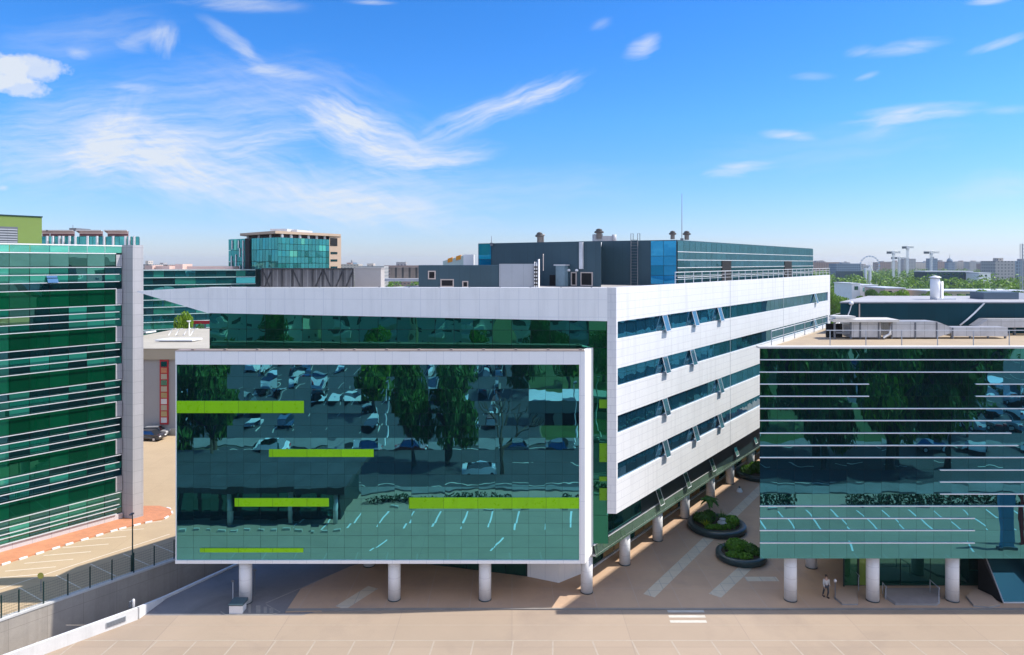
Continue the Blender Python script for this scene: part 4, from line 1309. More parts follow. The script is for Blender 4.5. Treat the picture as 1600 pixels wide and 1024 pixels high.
# ------------------------------------------------------------------ buildings further back on the left
tb = thing('terrace_building', 'glass building with pink roof terraces behind the green office building', 'building', (X_at(140, 112), 112, 0))
Y = 112
x0, x1 = X_at(20, Y), X_at(217, Y)
b = MB(); b.prism([(x0, Y + .2), (x1, Y + .2), (X_at(210, Y + 22), Y + 22), (X_at(0, Y + 22), Y + 22)], 0, Z_at(371, Y), 0, 1); b.build('core_wall', [MULLION, ROOFDECK], tb)
b = MB(); b.panes((0, Y + .1), frange(x0, x1, 1.1), [22, 25, 28.0, Z_at(369.5, Y)], d=EX, gap=.06, tilt=.006); b.build('glazing', G_TOWER, tb)
b = MB()
for a in (74, 83, 93, 99, 109, 118, 137, 152, 163, 177, 196, 202, 210):
    b.box(X_at(a, Y) - .14, X_at(a, Y) + .14, Y - .15, Y + .02, 20, Z_at(369, Y))
b.build('pilasters', PLAINWHITE, tb)
for a, e in ((66, 78), (78.5, 117), (124, 161), (168, 201)):
    b = MB(); b.prism([(X_at(a, Y + 3), Y + 3), (X_at(e, Y + 3), Y + 3), (X_at(e - 1, Y + 12), Y + 12), (X_at(a, Y + 12), Y + 12)], Z_at(369, Y + 3), Z_at(361.5, Y + 3)); ra = b.build('terrace_block', PINKROOF, tb)
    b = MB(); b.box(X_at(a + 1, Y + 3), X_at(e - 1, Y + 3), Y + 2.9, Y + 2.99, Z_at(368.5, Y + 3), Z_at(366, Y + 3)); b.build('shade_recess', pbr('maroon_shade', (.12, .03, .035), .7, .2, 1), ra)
    b = MB(); b.prism([(X_at(a, Y + 3) - .2, Y + 2.3), (X_at(e, Y + 3) + .1, Y + 2.3), (X_at(e - 1, Y + 12), Y + 12), (X_at(a, Y + 12), Y + 12)], Z_at(361.5, Y + 3) + .002, Z_at(359.8, Y + 3)); b.build('roof', pbr('cream_roof', (.66, .58, .52), .7, .06, .5), ra)
b = MB(); b.box(X_at(114, Y + 6), X_at(125, Y + 6), Y + 5, Y + 9, Z_at(361, Y + 6), Z_at(357, Y + 6)); b.tube([(X_at(114, Y + 6), Y + 6, 30), (X_at(114, Y + 6), Y + 6, Z_at(352, Y + 6))], .05); b.build('roof_plant', LOUVRE, tb)

ht = thing('glass_tower', 'teal glass tower with overhanging beige roof and beige windowed end', 'building', (X_at(440, 205), 205, 0))
Y = 205
tz = Z_at(374, Y)
xa, xb, xm = X_at(357, Y), X_at(506, Y - 4), X_at(438, Y - 14)
lf = Vector((xa, Y)); mf_ = Vector((xm, Y - 16)); rt = Vector((xb, Y + 2)); r2 = Vector((X_at(533, Y + 6), Y + 6))
b = MB(); b.prism([lf + Vector((.4, .6)), mf_ + Vector((0, .8)), rt + Vector((-.3, .6)), (xb - 6, Y + 30), (xa, Y + 30)], 0, tz); b.build('core_wall', MULLION, ht)
for A, B, nm in ((lf, mf_, 'left_glazing'), (mf_, rt, 'right_glazing')):
    dd = (B - A).normalized(); b = MB()
    b.panes(A, frange(0, (B - A).length, 1.5), frange(6, tz, 3.5 if nm == 'left_glazing' else 1.75), d=dd, gap=.12, tilt=.01, mf=lambda i, j: 1 if rnd.random() < .03 else 0)
    b.build('glazing', [G_TOWER, G_PARA], ht)
b = MB()
for k, (a, y0, y1) in enumerate(((363, 376, 390), (373, 376, 388), (362, 400, 425), (369, 398, 424), (375, 388, 402), (380, 376, 446), (367, 425, 446), (375, 415, 446))):
    t = t_on(a, lf, (mf_ - lf).normalized()); p = at(lf, t, (mf_ - lf).normalized())
    b.box(p.x - .12, p.x + .12, p.y - .35, p.y - .1, Z_at(y1, p.y), Z_at(y0, p.y))
b.build('vertical_fins', PALESTEEL, ht)
b = MB(); t = t_on(388, lf, (mf_ - lf).normalized()); b.wall(lf, t - 1, t + 1.2, 5, tz, .1, .4, d=(mf_ - lf).normalized()); b.build('corner_shaft', BLACK, ht)
b = MB(); b.prism([rt, r2, (X_at(530, Y + 30), Y + 30), (xb - 4, Y + 30)], 0, Z_at(369, Y + 4)); be = b.build('beige_end', SANDWALL, ht)
ddb = (r2 - rt).normalized()
for y0 in (394, 405.5, 416.5):
    b = MB(); b.wall(rt, .5, (r2 - rt).length - 1.6, Z_at(y0 + 3.2, Y + 4), Z_at(y0, Y + 4), 0, .1, d=ddb); b.build('window_row', G_WINDARK, be)
b = MB(); b.wall(rt, .3, (r2 - rt).length - 1.6, Z_at(384.5, Y + 4), Z_at(372.5, Y + 4), 0, .1, d=ddb); b.build('roof_loggia', BLACK, be)
b = MB(); rz_ = Z_at(367, Y - 8)
b.prism([lf + Vector((3.2, .6)), mf_ + Vector((-.5, -.6)), r2 + Vector((0, -.4)), (X_at(530, Y + 28), Y + 28), (xa + 4, Y + 28)], rz_, rz_ + .75); b.build('roof_canopy', SANDWALL, ht)
b = MB(); b.prism([lf + Vector((5, 3)), mf_ + Vector((0, 2.5)), rt + Vector((-.5, 3)), (xb - 6, Y + 26), (xa + 6, Y + 26)], tz + .002, rz_ - .002); b.build('attic', pbr('maroon_attic', (.10, .06, .06), .7, .3, .4), ht)
b = MB()
for A, B, n in ((lf + Vector((4, 1)), mf_, 3), (mf_, rt, 6)):
    for k in range(n):
        p = A + (B - A) * (k + .3) / n + Vector((0, .9)); b.box(p.x - .28, p.x + .28, p.y, p.y + .5, tz, rz_)
b.build('roof_pillars', PLAINWHITE, ht)
b = MB(); b.prism([(X_at(426, Y), Y - 2), (X_at(452, Y), Y - 2), (X_at(470, Y), Y + 12), (X_at(432, Y), Y + 12)], rz_ + .76, rz_ + 2.0); b.box(X_at(456, Y), X_at(464, Y), Y, Y + 4, rz_ + .76, rz_ + 1.9); b.build('roof_plant', PALESTEEL, ht)

tl2 = thing('long_glass_building', 'long low teal glass building with striped floors beyond the pointed white roof', 'building', (X_at(285, 180), 180, 0))
Y = 180
A, B = Vector((X_at(190, Y), Y - 6)), Vector((X_at(372, Y), Y + 12))
dd = (B - A).normalized(); LL = (B - A).length
topz = 24.2
b = MB(); b.prism([A + Vector((0, .4)), B + Vector((0, .4)), B + Vector((4, 26)), A + Vector((4, 26))], 0, topz, 0, 1); b.build('core_wall', [MULLION, ROOFDECK], tl2)
fl = frange(ZU, topz, 1.9)
for j in range(len(fl) - 1):
    b = MB()
    if j % 2: b.panes(A, frange(0, LL, 2.6), [fl[j], fl[j + 1] - .25], d=dd, off=.1, gap=.1, tilt=.015, mf=lambda i, q: 1 if rnd.random() < .25 else 0)
    else: b.panes(A, frange(0, LL, 5.2), [fl[j], fl[j + 1] - .25], d=dd, off=.25, gap=.1, tilt=.02, mf=lambda i, q: 1 if rnd.random() < .4 else (2 if rnd.random() < .3 else 0))
    b.build('storey_glazing', [G_TOWER, G_PARA, G_WINDARK], tl2)
b = MB()
for z in fl[1:]: b.wall(A, 0, LL, z - .24, z - .06, .1, .5, d=dd)
b.build('floor_edges', pbr('pale_teal_edge', (.4, .55, .56), .5, .1, .5), tl2)
b = MB()
for k, (a, e, y0) in enumerate(((226, 238, 415), (240, 262, 416), (268, 280, 413), (284, 357, 416.5))):
    b.box(X_at(a, Y + 14), X_at(e, Y + 14), Y + 14 + k, Y + 20 + k, topz, Z_at(y0, Y + 14))
b.build('roof_plant', PINKROOF, tl2)
sg = thing('red_sign', 'long red sign board seen below the tip of the pointed white roof', 'sign', (X_at(311, 160), 160, 6))
b = MB(); b.box(X_at(300, 160), X_at(330, 160), 160, 160.4, Z_at(506.5, 160), Z_at(501.5, 160)); b.build('board', REDM, sg)
b = MB()
for a in (303, 320): b.box(X_at(a, 160) - .15, X_at(a, 160) + .15, 160.05, 160.3, 0, Z_at(506.6, 160))
b.build('posts', LOUVRE, sg)

hl = thing('market_hall', 'low flat roofed hall with grey wall and red framed strip window', 'building', (X_at(250, 100), 100, ZU))
Y = 100
hx0, hx1 = X_at(120, Y), X_at(420, Y)
zf0, zf1 = Z_at(562, Y), Z_at(546, Y)
b = MB(); b.box(hx0, hx1, Y + .35, Y + 30, ZU - .1, zf0, 0); b.build('wall', HALLWALL, hl)
b = MB(); b.box(hx0, hx1, Y, Y + 30, zf0 + .002, zf1, 0); b.build('fascia', HALLFASCIA, hl)
b = MB(); b.box(hx0, hx1, Y - .05, Y + 30.1, zf1 + .002, zf1 + .12); b.build('roof', pbr('pale_flat_roof', (.40, .37, .31), .85, .1, .3, stain=(.15, .4, (.32, .29, .25))), hl)
b = MB(); b.box(hx0, hx1, Y + .2, Y + .34, ZU, ZU + .9); b.build('plinth', pbr('hall_plinth', (.5, .48, .42), .8, .05, .3), hl)
sx0, sx1 = X_at(248.5, Y), X_at(262, Y)
b = MB(); b.box(sx0, sx1, Y + .18, Y + .33, Z_at(664, Y), zf0 - .05); sw_ = b.build('strip_window', REDM, hl)
zz0, zz1 = Z_at(662, Y), zf0 - .25
b = MB()
panes_c = [PALESTEEL, G_TAN, HALLFASCIA, PALESTEEL, G_TAN, HALLFASCIA, G_WINDARK, HALLFASCIA, ORANGE, G_TOWER]
for k in range(10):
    b.box(sx0 + .2, sx1 - .2, Y + .14, Y + .178, zz0 + (zz1 - zz0) * (k + .08) / 10, zz0 + (zz1 - zz0) * (k + .92) / 10, k)
b.build('panes', panes_c, sw_)
for a, e, y0, y1, Yr, lab in ((242, 300, 541.5, 537, 108, 'long flat white panel lying on the hall roof'), (222, 228, 526, 524, 120, 'small white hatch at the far left of the hall roof')):
    t = thing('roof_panel', lab, 'panel', (X_at(a, Yr), Yr, zf1))
    zr = zf1 + .12
    b = MB(); b.prism([(X_at(a, Yr), Yr), (X_at(e, Yr), Yr), (X_at(e, Yr) + .5, Yr + 2.5), (X_at(a, Yr) + 1, Yr + 2.5)], zr + .15, zr + .4); b.build('sheet', PLAINWHITE, t)
    b = MB(); b.box(X_at(a, Yr) + .5, X_at(e, Yr) - .3, Yr + .4, Yr + 2, zr, zr + .15); b.build('feet', LOUVRE, t)
t = thing('satellite_frame', 'white tubular frame with a dish on the hall roof', 'antenna', (X_at(283, 118), 118, zf1))
b = MB(); xx = X_at(283, 118); zr = zf1 + .12
for dx in (-2.2, -1, .4, 1.6): b.tube([(xx + dx, 118, zr), (xx + dx + .5, 118.5, zr + 1.1), (xx + dx + 1.3, 118, zr + 1.2)], .07)
b.tube([(xx + 1.4, 118, zr), (xx + 1.4, 118, zr + 2.4)], .08); b.build('frame', PLAINWHITE, t)
b = MB(); b.lathe((xx + 1.4, 117.8, zr + 2.3), [(.08, 0), (.32, .12), (.36, .24)], 12); b.build('dish', PLAINWHITE, t)


# ------------------------------------------------------------------ cars
def car_profile():
    m = MB()
    W = .88
    prof = [(-2.1, .32), (-2.12, .62), (-2.0, .82), (-1.25, .92), (1.15, .95), (1.95, .90), (2.1, .72), (2.08, .34)]
    n = len(prof)
    sec = [(-W, 1.0), (-W * .96, 1), (W * .96, 1), (W, 1)]
    L0 = [Vector((x, -W + .05 * (z > .8), z)) for x, z in prof]
    R0 = [Vector((x, W - .05 * (z > .8), z)) for x, z in prof]
    for i in range(n):
        j = (i + 1) % n
        m.face([L0[i], R0[i], R0[j], L0[j]])
    m.face(L0); m.face(list(reversed(R0)))
    roof = [(-.55, 1.42), (.9, 1.40), (-.5, 1.45), (.8, 1.44)]
    m.prism([(-.75, -.62), (1.0, -.62), (1.0, .62), (-.75, .62)], 1.385, [1.44, 1.42, 1.42, 1.44])
    return m


def make_car(paint, label, group=None):
    t = thing('parked_car', label, 'car', (0, 0, 0), group)
    car_profile().build('body', paint, t)
    m = MB()
    lo = [(-1.35, -.80), (1.55, -.80), (1.55, .80), (-1.35, .80)]; hi = [(-.72, -.60), (.97, -.60), (.97, .60), (-.72, .60)]
    zl_, zh = .925, 1.40
    for i in range(4):
        j = (i + 1) % 4
        m.face([(*lo[i], zl_), (*lo[j], zl_), (*hi[j], zh), (*hi[i], zh)])
    m.build('glasshouse', G_CAR, t)
    for sx in (-1.32, 1.3):
        for sy in (-1, 1):
            m = MB(); m.tube([(sx, sy * .66, .31), (sx, sy * .90, .31)], .31, 14); wh = m.build('wheel', RUBBER, t)
            m = MB(); m.tube([(sx, sy * .88, .31), (sx, sy * .915, .31)], .19, 10); m.build('rim', PALESTEEL, wh)
    for sy in (-.6, .6):
        m = MB(); m.box(-2.14, -2.02, sy - .18, sy + .18, .62, .76); m.build('headlight', PLAINWHITE, t)
        m = MB(); m.box(2.0, 2.12, sy - .16, sy + .16, .70, .84); m.build('taillight', REDM, t)
    return t


c = make_car(DARKPAINT, 'dark car parked at the foot of the grey hall wall')
c.location = (X_at(232, 97), 97.2, ZU); c.rotation_euler.z = R(172)
c2 = copy_tree(c); c2['label'] = 'silver grey car parked behind the dark car by the hall'
for ch in bpy.data.objects:
    if ch.parent == c2 and ch.name.startswith('body'):
        ch.data = ch.data.copy(); ch.data.materials[0] = pbr('silver_paint', (.4, .41, .42), .3, .05, 1, metal=.4)
c2.location = (X_at(238, 99), 99.3, ZU); c2.rotation_euler.z = R(185)

# ------------------------------------------------------------------ trees
def trunk_mesh(seed):
    rnd = random.Random(seed); m = MB()
    m.tube([(0, 0, 0), (.02, 0, .2), (.0, .02, .42), (.03, 0, .68)], .075, 8, 0, .03)
    for k in range(7):
        a = k * 2.4; z = .26 + .05 * k
        m.tube([(0, 0, z), (math.cos(a) * .3, math.sin(a) * .3, z + .10), (math.cos(a) * .62, math.sin(a) * .62, z + .20)], .03, 5, 0, .008)
    return m


def crown_lobes(seed, n=16):
    rnd = random.Random(seed); L_ = []
    for k in range(n):
        a = rnd.uniform(0, 6.28); rr = rnd.uniform(.05, .68); z = rnd.uniform(.30, .92)
        w = 1 - abs((z - .55) / .5) ** 2 * .6
        s = rnd.uniform(.22, .42)
        L_.append((math.cos(a) * rr * w, math.sin(a) * rr * w, z, s, s, s * .36))
    return L_


tree_protos = []
for k in range(3):
    root = thing('tree', 'tree', 'tree')
    trunk_mesh(50 + k).build('trunk', BARK, root)
    me = leaf_mesh('crown', crown_lobes(60 + k, 19), 6500, .062, [LEAF, LEAF, LEAFBRIGHT] if k == 1 else [LEAF], 70 + k)
    for p in me.vertices: p.co.z = p.co.z * 1.0
    o = bpy.data.objects.new('crown', me); COL.objects.link(o); o.parent = root
    tree_protos.append(root)
bright = copy_tree(tree_protos[0])
for ch in bpy.data.objects:
    if ch.parent == bright and ch.name.startswith('crown'):
        ch.data = ch.data.copy(); ch.data.materials[0] = LEAFBRIGHT
tree_protos.append(bright)
used = set()


def tree(k, x, y, z, r, h, label, group, rot=None):
    root = tree_protos[k]
    if k in used: root = copy_tree(root)
    used.add(k)
    root.location = (x, y, z); root.scale = (r, r, h); root.rotation_euler.z = random.uniform(0, 6.28) if rot is None else rot
    root['label'] = label; root['group'] = group
    return root


# one by the hall
tree(3, X_at(284, 150), 150, 0, 3.0, Z_at(492, 150), 'bright green tree beyond the hall roof under the pointed white roof', 'trees behind the hall')
tree(0, X_at(308, 152), 152, 0, 2.2, Z_at(510, 152), 'low green tree right of the bright one beyond the hall roof', 'trees behind the hall')
# belt on the right
rnd = random.Random(21)
belt = []
for k in range(120):
    Y = rnd.choice([190, 215, 240, 270, 300, 340, 390, 450, 520, 600]) * rnd.uniform(.95, 1.06)
    px = rnd.uniform(1292, 1640)
    belt.append((px, Y))
belt += [(1306, 170), (1318, 182), (1332, 200), (1345, 205)]
for px, Y in belt:
    h = rnd.uniform(11, 16) if Y > 260 else rnd.uniform(9, 13)
    h = min(h, (HC - 40 / F * Y) * .93)
    kk = rnd.choice([0, 1, 2, 3, 3, 3, 3])
    tree(kk, X_at(px, Y), Y, 0, h * rnd.uniform(.36, .48), h, 'rounded tree in the green belt beyond the right rooftops', 'trees beyond the right rooftops')
# the wood further off
lob = []
for k in range(420):
    Y = rnd.uniform(420, 1400); px = rnd.uniform(1255, 1680)
    hgt = rnd.uniform(9, 16)
    lob.append((X_at(px, Y), Y, hgt * .55, rnd.uniform(5, 11), rnd.uniform(5, 9), hgt * .5))
for k in range(90):
    Y = rnd.uniform(300, 900); px = rnd.uniform(180, 760)
    lob.append((X_at(px, Y), Y, 6, rnd.uniform(5, 9), 6, rnd.uniform(4, 7)))
me = leaf_mesh('distant_woodland', lob, 42000, 2.2, [LEAF, LEAFBRIGHT, LEAFBRIGHT], 99)
o = bpy.data.objects.new('distant_woodland', me); COL.objects.link(o)
tag(o, 'far green woodland below the skyline', 'woodland', kind='stuff')


# ------------------------------------------------------------------ skyline
def far_mat(name, wall, win, bw, bh, mort):
    m = pbr(name, win, .6, .1, .02, grid=(bw, bh, mort, 0, .9), gcol=wall)
    return m


FARS = [far_mat('brick_block', (.30, .20, .17), (.10, .10, .11), 4, 3.2, 1.0), far_mat('grey_block', (.34, .33, .33), (.12, .13, .15), 3.5, 3.2, 1.0),
        far_mat('cream_block', (.48, .42, .36), (.16, .16, .17), 3.8, 3.1, 1.1), far_mat('blue_block', (.18, .25, .33), (.08, .12, .18), 3, 3.5, .6)]
words = ['brick red', 'grey', 'cream', 'blue grey']
sky_l = [(1262, 1312, 410, 1150, 0, 'low wide'), (1306, 1345, 412, 1000, 3, 'long striped'), (1283, 1290, 408.5, 1300, 2, 'small'), (1345, 1362, 415, 1300, 1, 'low'),
         (1372, 1392, 410, 1500, 0, 'broad'), (1393, 1412, 409, 1600, 2, 'flat'), (1412, 1431, 404.5, 1500, 1, 'stepped'), (1431, 1446, 411, 1700, 2, 'low'),
         (1457, 1465, 404, 1400, 3, 'slim'), (1465, 1482, 409, 1600, 0, 'plain'), (1496, 1515, 409, 1700, 2, 'pale'), (1515, 1536, 409, 1650, 1, 'flat topped'),
         (1536, 1553, 412, 1500, 0, 'low'), (1555, 1586, 408, 700, 1, 'big'), (1586, 1640, 408, 720, 3, 'big'),
         (218, 236, 413, 600, 1, 'low'), (240, 262, 414, 700, 0, 'wide'), (532, 560, 413, 800, 2, 'low'), (545, 552, 410.5, 900, 3, 'small'), (560, 600, 416, 600, 1, 'flat'), (600, 660, 415, 700, 0, 'long')]
for k in range(14):
    a = 1240 + rnd.uniform(0, 360); sky_l.append((a, a + rnd.uniform(6, 14), rnd.uniform(408.5, 413), rnd.uniform(1900, 2500), rnd.choice([0, 1, 2]), 'tiny'))
for i, (a, e, y0, Y, k, wd) in enumerate(sky_l):
    zt_ = Z_at(y0, Y)
    side = 'right' if a > 1000 else 'left'
    near = min((abs((a + e) / 2 - q), n_) for q, n_ in ((1359, 'the big wheel'), (1396, 'the left white crane'), (1418, 'the tall crane'), (1455, 'the right crane'), (1487, 'the domed tower'), (1590, 'the lattice mast'), (1275, 'the white facade end'), (230, 'the grey tiled pier'), (330, 'the long teal building'), (540, 'the beige tower end'), (640, 'the dark plant block')))[1]
    if wd == 'tiny':
        lab, grp = 'tiny pale block on the hazy skyline behind the other blocks', 'tiny blocks on the hazy skyline'
    else:
        lab, grp = f'{wd} {words[k]} block on the skyline near {near}', 'blocks on the skyline'
    s = thing('city_block', lab, 'building', (X_at((a + e) / 2, Y), Y, 0), grp)
    x0, x1 = X_at(a, Y), X_at(e, Y)
    b = MB(); b.box(x0, x1, Y, Y + 22, 0, zt_); b.build('wall', FARS[k], s)
    b = MB(); b.box(x0 + (x1 - x0) * .3, x0 + (x1 - x0) * .55, Y + 4, Y + 12, zt_, zt_ + rnd.uniform(1.5, 3.5)); b.build('roof_plant', FARS[(k + 1) % 3], s)
for a, e, y0, y1, Y, c0, lab in ((1331, 1344, 443, 455, 330, PLAINWHITE, 'small white block with flat roof among the belt trees'), (1344.5, 1371, 445.5, 455, 332, PLAINWHITE, 'wider low white building beside the small white block'), (1383, 1414, 450, 462, 310, PINKROOF, 'low pink building before the belt trees'), (1446, 1520, 424.5, 433, 640, TEALMETAL, 'dark blue hall with a pale flat roof before the cranes'), (1448, 1610, 454.5, 466, 300, HALLFASCIA, 'long pale low building behind the white flue'), (1530, 1548, 427, 436, 620, PLAINWHITE, 'white pillared building right of the dark blue hall')):
    s = thing('low_building', lab, 'building', (X_at((a + e) / 2, Y), Y, 0))
    b = MB(); b.box(X_at(a, Y), X_at(e, Y), Y, Y + 18, 0, Z_at(y0, Y) - .4); b.build('wall', c0, s)
    b = MB(); b.box(X_at(a, Y) - .3, X_at(e, Y) + .3, Y - .3, Y + 18.3, Z_at(y0, Y) - .398, Z_at(y0, Y) + (.5 if Y > 600 else .1)); b.build('roof', PALESTEEL, s)
    n = int((X_at(e, Y) - X_at(a, Y)) / 4)
    b = MB()
    for k in range(n):
        x = X_at(a, Y) + 1.2 + 4 * k
        b.box(x, x + 1.8, Y - .12, Y - .02, Z_at(y0, Y) - 3.2, Z_at(y0, Y) - 1.4)
    if n: b.build('window_row', G_WINDARK, s)


def crane(px, yt, Y, l, r, label, sl=0):
    x = X_at(px, Y); zt_ = Z_at(yt, Y)
    t = thing('tower_crane', label, 'crane', (x, Y, 0), 'tower cranes on the skyline')
    m = MB(); w_ = .9
    for sx in (-w_, w_):
        for sy in (-w_, w_): m.box(x + sx - .2, x + sx + .2, Y + sy - .2, Y + sy + .2, 0, zt_ - 1)
    for k in range(int(zt_ / 3)):
        z = 3 * k
        s_ = 1 if k % 2 else -1
        m.tube([(x - w_ * s_, Y - w_, z), (x + w_ * s_, Y - w_, z + 3)], .14, 4)
    m.build('mast', PLAINWHITE, t)
    m = MB(); jl, jr = l / F * Y, r / F * Y
    for z in (zt_, zt_ + 1.6): m.tube([(x - jl * .35, Y, z), (x + jr, Y, z + sl)], .22, 4)
    for k in range(12):
        u = -jl * .3 + (jr + jl * .3) * k / 12
        m.tube([(x + u, Y, zt_), (x + u + (jr + jl) / 26, Y, zt_ + 1.6)], .14, 4)
    m.build('jib', pbr('crane_blue', (.06, .13, .2), .5, .1, .5), t)
    m = MB(); m.box(x - jl, x - jl * .35, Y - 1, Y + 1, zt_ - 1.0, zt_ + 1.8); m.build('counterweight', pbr('crane_dark', (.06, .08, .1), .6, .1, .5), t)
    m = MB(); m.box(x - 1.3, x + 1.3, Y - 1.6, Y + 1, zt_ - 2.6, zt_ + .4); m.build('cab', PALESTEEL, t)
    m = MB(); m.tube([(x, Y, zt_), (x, Y, zt_ + 3)], .4, 4); m.tube([(x, Y, zt_ + 3), (x + jr * .7, Y, zt_ + 1.6 + sl)], .1, 4); m.tube([(x, Y, zt_ + 3), (x - jl * .7, Y, zt_ + 1.5)], .1, 4); m.build('apex', PLAINWHITE, t)


crane(1396, 395.5, 820, 10, 11, 'white crane with a level dark jib nearest the big wheel')
crane(1405, 404, 900, 12, 10, 'lower crane between the two taller white cranes')
crane(1418, 387.5, 820, 8, 10, 'tallest white crane on the skyline', 0)
crane(1455, 395.5, 820, 11, 13, 'separate white crane above the dark blue hall')
x, Y = X_at(1359, 1150), 1150
zc, rw = Z_at(415, Y), 16.5
t = thing('ferris_wheel', 'big ferris wheel rim rising over the skyline left of the cranes', 'ferris wheel', (x, Y, 0))
b = MB()
for rr_ in (rw, rw * .9): b.tube([(x + rr_ * math.cos(a * math.pi / 24), Y, zc + rr_ * math.sin(a * math.pi / 24)) for a in range(49)], .35, 5)
b.build('rim', PALESTEEL, t)
b = MB()
for k in range(24):
    a = k * math.pi / 12; b.tube([(x, Y, zc), (x + rw * math.cos(a), Y, zc + rw * math.sin(a))], .1, 4)
b.build('spokes', PALESTEEL, t)
b = MB()
for sx in (-9, 9): b.tube([(x, Y - 2, zc), (x + sx, Y - 3, 0)], .7, 5)
b.build('legs', PLAINWHITE, t)
for k in range(20):
    a = k * math.pi / 10; b = MB(); b.box(x + rw * math.cos(a) - .7, x + rw * math.cos(a) + .7, Y - 1, Y + 1, zc + rw * math.sin(a) - 1.6, zc + rw * math.sin(a) - .2); b.build('cabin', BLUESIGN, t)
x, Y = X_at(1487, 1500), 1500
t = thing('domed_tower', 'blue grey domed tower with a thin spire on the skyline', 'building', (x, Y, 0))
b = MB(); b.box(x - 7, x + 7, Y, Y + 14, 0, Z_at(410, Y)); b.build('base', FARS[3], t)
b = MB(); b.lathe((x, Y + 7, Z_at(410, Y)), [(6, 0), (6, 3), (5, 6), (2.5, 8.5), (.8, 10)], 16); b.build('dome', FARS[3], t)
b = MB(); b.lathe((x, Y + 7, Z_at(410, Y) + 9.8), [(.5, 0), (.15, 9)], 6); b.build('spire', LOUVRE, t)
x, Y = X_at(1597.5, 420), 420
t = thing('lattice_mast', 'grey lattice mast cut by the right picture edge', 'mast', (x, Y, 0))
b = MB()
for sx in (-.8, .8):
    for sy in (-.8, .8): b.box(x + sx - .12, x + sx + .12, Y + sy - .12, Y + sy + .12, 0, Z_at(381, Y))
b.build('uprights', GREYPANEL, t)
b = MB()
for k in range(18):
    z = 2.1 * k; b.tube([(x - .8, Y - .8, z), (x + .8, Y - .8, z + 2.1)], .07, 4); b.tube([(x + .8, Y - .8, z), (x - .8, Y - .8, z + 2.1)], .07, 4)
b.build('bracing', GREYPANEL, t)
x, Y = X_at(1360, 700), 700
t = thing('white_gate_frame', 'white arched frame standing among the trees below the big wheel', 'structure', (x, Y, 0))
b = MB(); b.box(x - 5, x - 3.4, Y, Y + 3, 0, Z_at(419, Y)); b.box(x - .5, x + 1.2, Y, Y + 3, 0, Z_at(418, Y)); b.box(x - 3.398, x - .502, Y, Y + 3, Z_at(423, Y), Z_at(419.5, Y)); b.build('frame', PLAINWHITE, t)
b = MB(); b.box(x - 30, x - 5.5, Y + 4, Y + 12, 0, Z_at(424, Y)); b.build('dark_shed', DARKMETAL, t)

# ------------------------------------------------------------------ the place in front of the buildings (seen mirrored in the glass)
b = MB(); b.face([(-220, 6.5, .004), (260, 6.5, .004), (260, 23.5, .004), (-220, 23.5, .004)]); tag(b.build('street', ASPHALT), kind='structure')
b = MB(); b.prism([(-220, 23.6), (260, 23.6), (260, 25.6), (-220, 25.6)], -.05, .13); b.prism([(-220, 3.2), (260, 3.2), (260, 6.4), (-220, 6.4)], -.05, .13); tag(b.build('pavement', pbr('old_pavement', (.17, .17, .17), .85, .2, .5, stain=(.4, .6, (.1, .1, .1)))), kind='structure')
b = MB()
for k in range(-30, 40): ribbon(b, (k * 6, 15), (k * 6 + 3, 15), .16, .012)
ribbon(b, (-200, 22.6), (250, 22.6), .14, .012); ribbon(b, (-200, 7.4), (250, 7.4), .14, .012)
tag(b.build('street_lines', LINE), kind='structure')
b = MB(); b.face([(-140, -78, .004), (4, -78, .004), (4, 3.1, .004), (-140, 3.1, .004)]); b.face([(64, -78, .004), (190, -78, .004), (190, 3.1, .004), (64, 3.1, .004)]); tag(b.build('car_park', pbr('car_park_asphalt', (.042, .048, .056), .85, .15, .3)), kind='structure')
b = MB(); b.face([(4.2, -78, .006), (63.8, -78, .006), (63.8, 3.1, .006), (4.2, 3.1, .006)]); tag(b.build('grass_verge', GRASSM), kind='structure')
b = MB()
for rw_ in range(8):
    y = -2 - 9.5 * rw_
    for k in range(24):
        ribbon(b, (-64 + 2.7 * k, y), (-64 + 2.7 * k, y - 4.8), .12, .012); ribbon(b, (66 + 2.7 * k, y), (66 + 2.7 * k, y - 4.8), .12, .012)
tag(b.build('car_park_lines', LINE), kind='structure')
# hedges
hl_ = [(x + rnd.uniform(-.2, .2), 29.3 + rnd.uniform(-.2, .2), .5, .75, .6, .55) for x in [(-15 + 1.1 * k) for k in range(84)] if not 0 < (x % 31) < 5]
me = leaf_mesh('hedge', hl_, 12000, .22, [DARKHEDGE], 5); o = bpy.data.objects.new('hedge', me); COL.objects.link(o)
tag(o, 'long clipped dark hedge along the far side of the forecourt', 'hedge')
b = MB()
for k in range(-14, 70):
    if k % 2: b.prism([(k * 1.0, 30.6), (k * 1.0 + 1, 30.6), (k * 1.0 + 1, 30.8), (k * 1.0, 30.8)], 0, .16)
tag(b.build('striped_kerb', LINE), kind='structure')
# gatehouse with canopy
gh = thing('gatehouse', 'dark glazed gatehouse with a flat dark canopy across the forecourt', 'building', (-26, 31, 0))
b = MB(); b.box(-40, -17.5, 25.5, 33.8, 0, 3.1); b.build('wall', MULLION, gh)
b = MB(); b.panes((0, 33.9), frange(-40, -17.5, 1.9), [.2, 3.0], d=-EX, off=0, gap=.1) if False else None
for k in range(11): b.box(-39.5 + 2 * k, -37.8 + 2 * k, 33.81, 33.86, .3, 2.9)
b.build('windows', G_DARK, gh)
b = MB(); b.box(-42, -16.5, 24, 36.0, 3.3, 3.75); b.build('canopy', pbr('dark_canopy_sheet', (.05, .055, .06), .7, .35, .5, grid=(1.8, 2.2, .05, 0, .7)), gh)
for x in (-40, -34, -28, -22, -17.5):
    b = MB(); b.lathe((x, 35.3, 0), [(.2, 0), (.2, 3.3)], 12); b.build('post', PALESTEEL, gh)
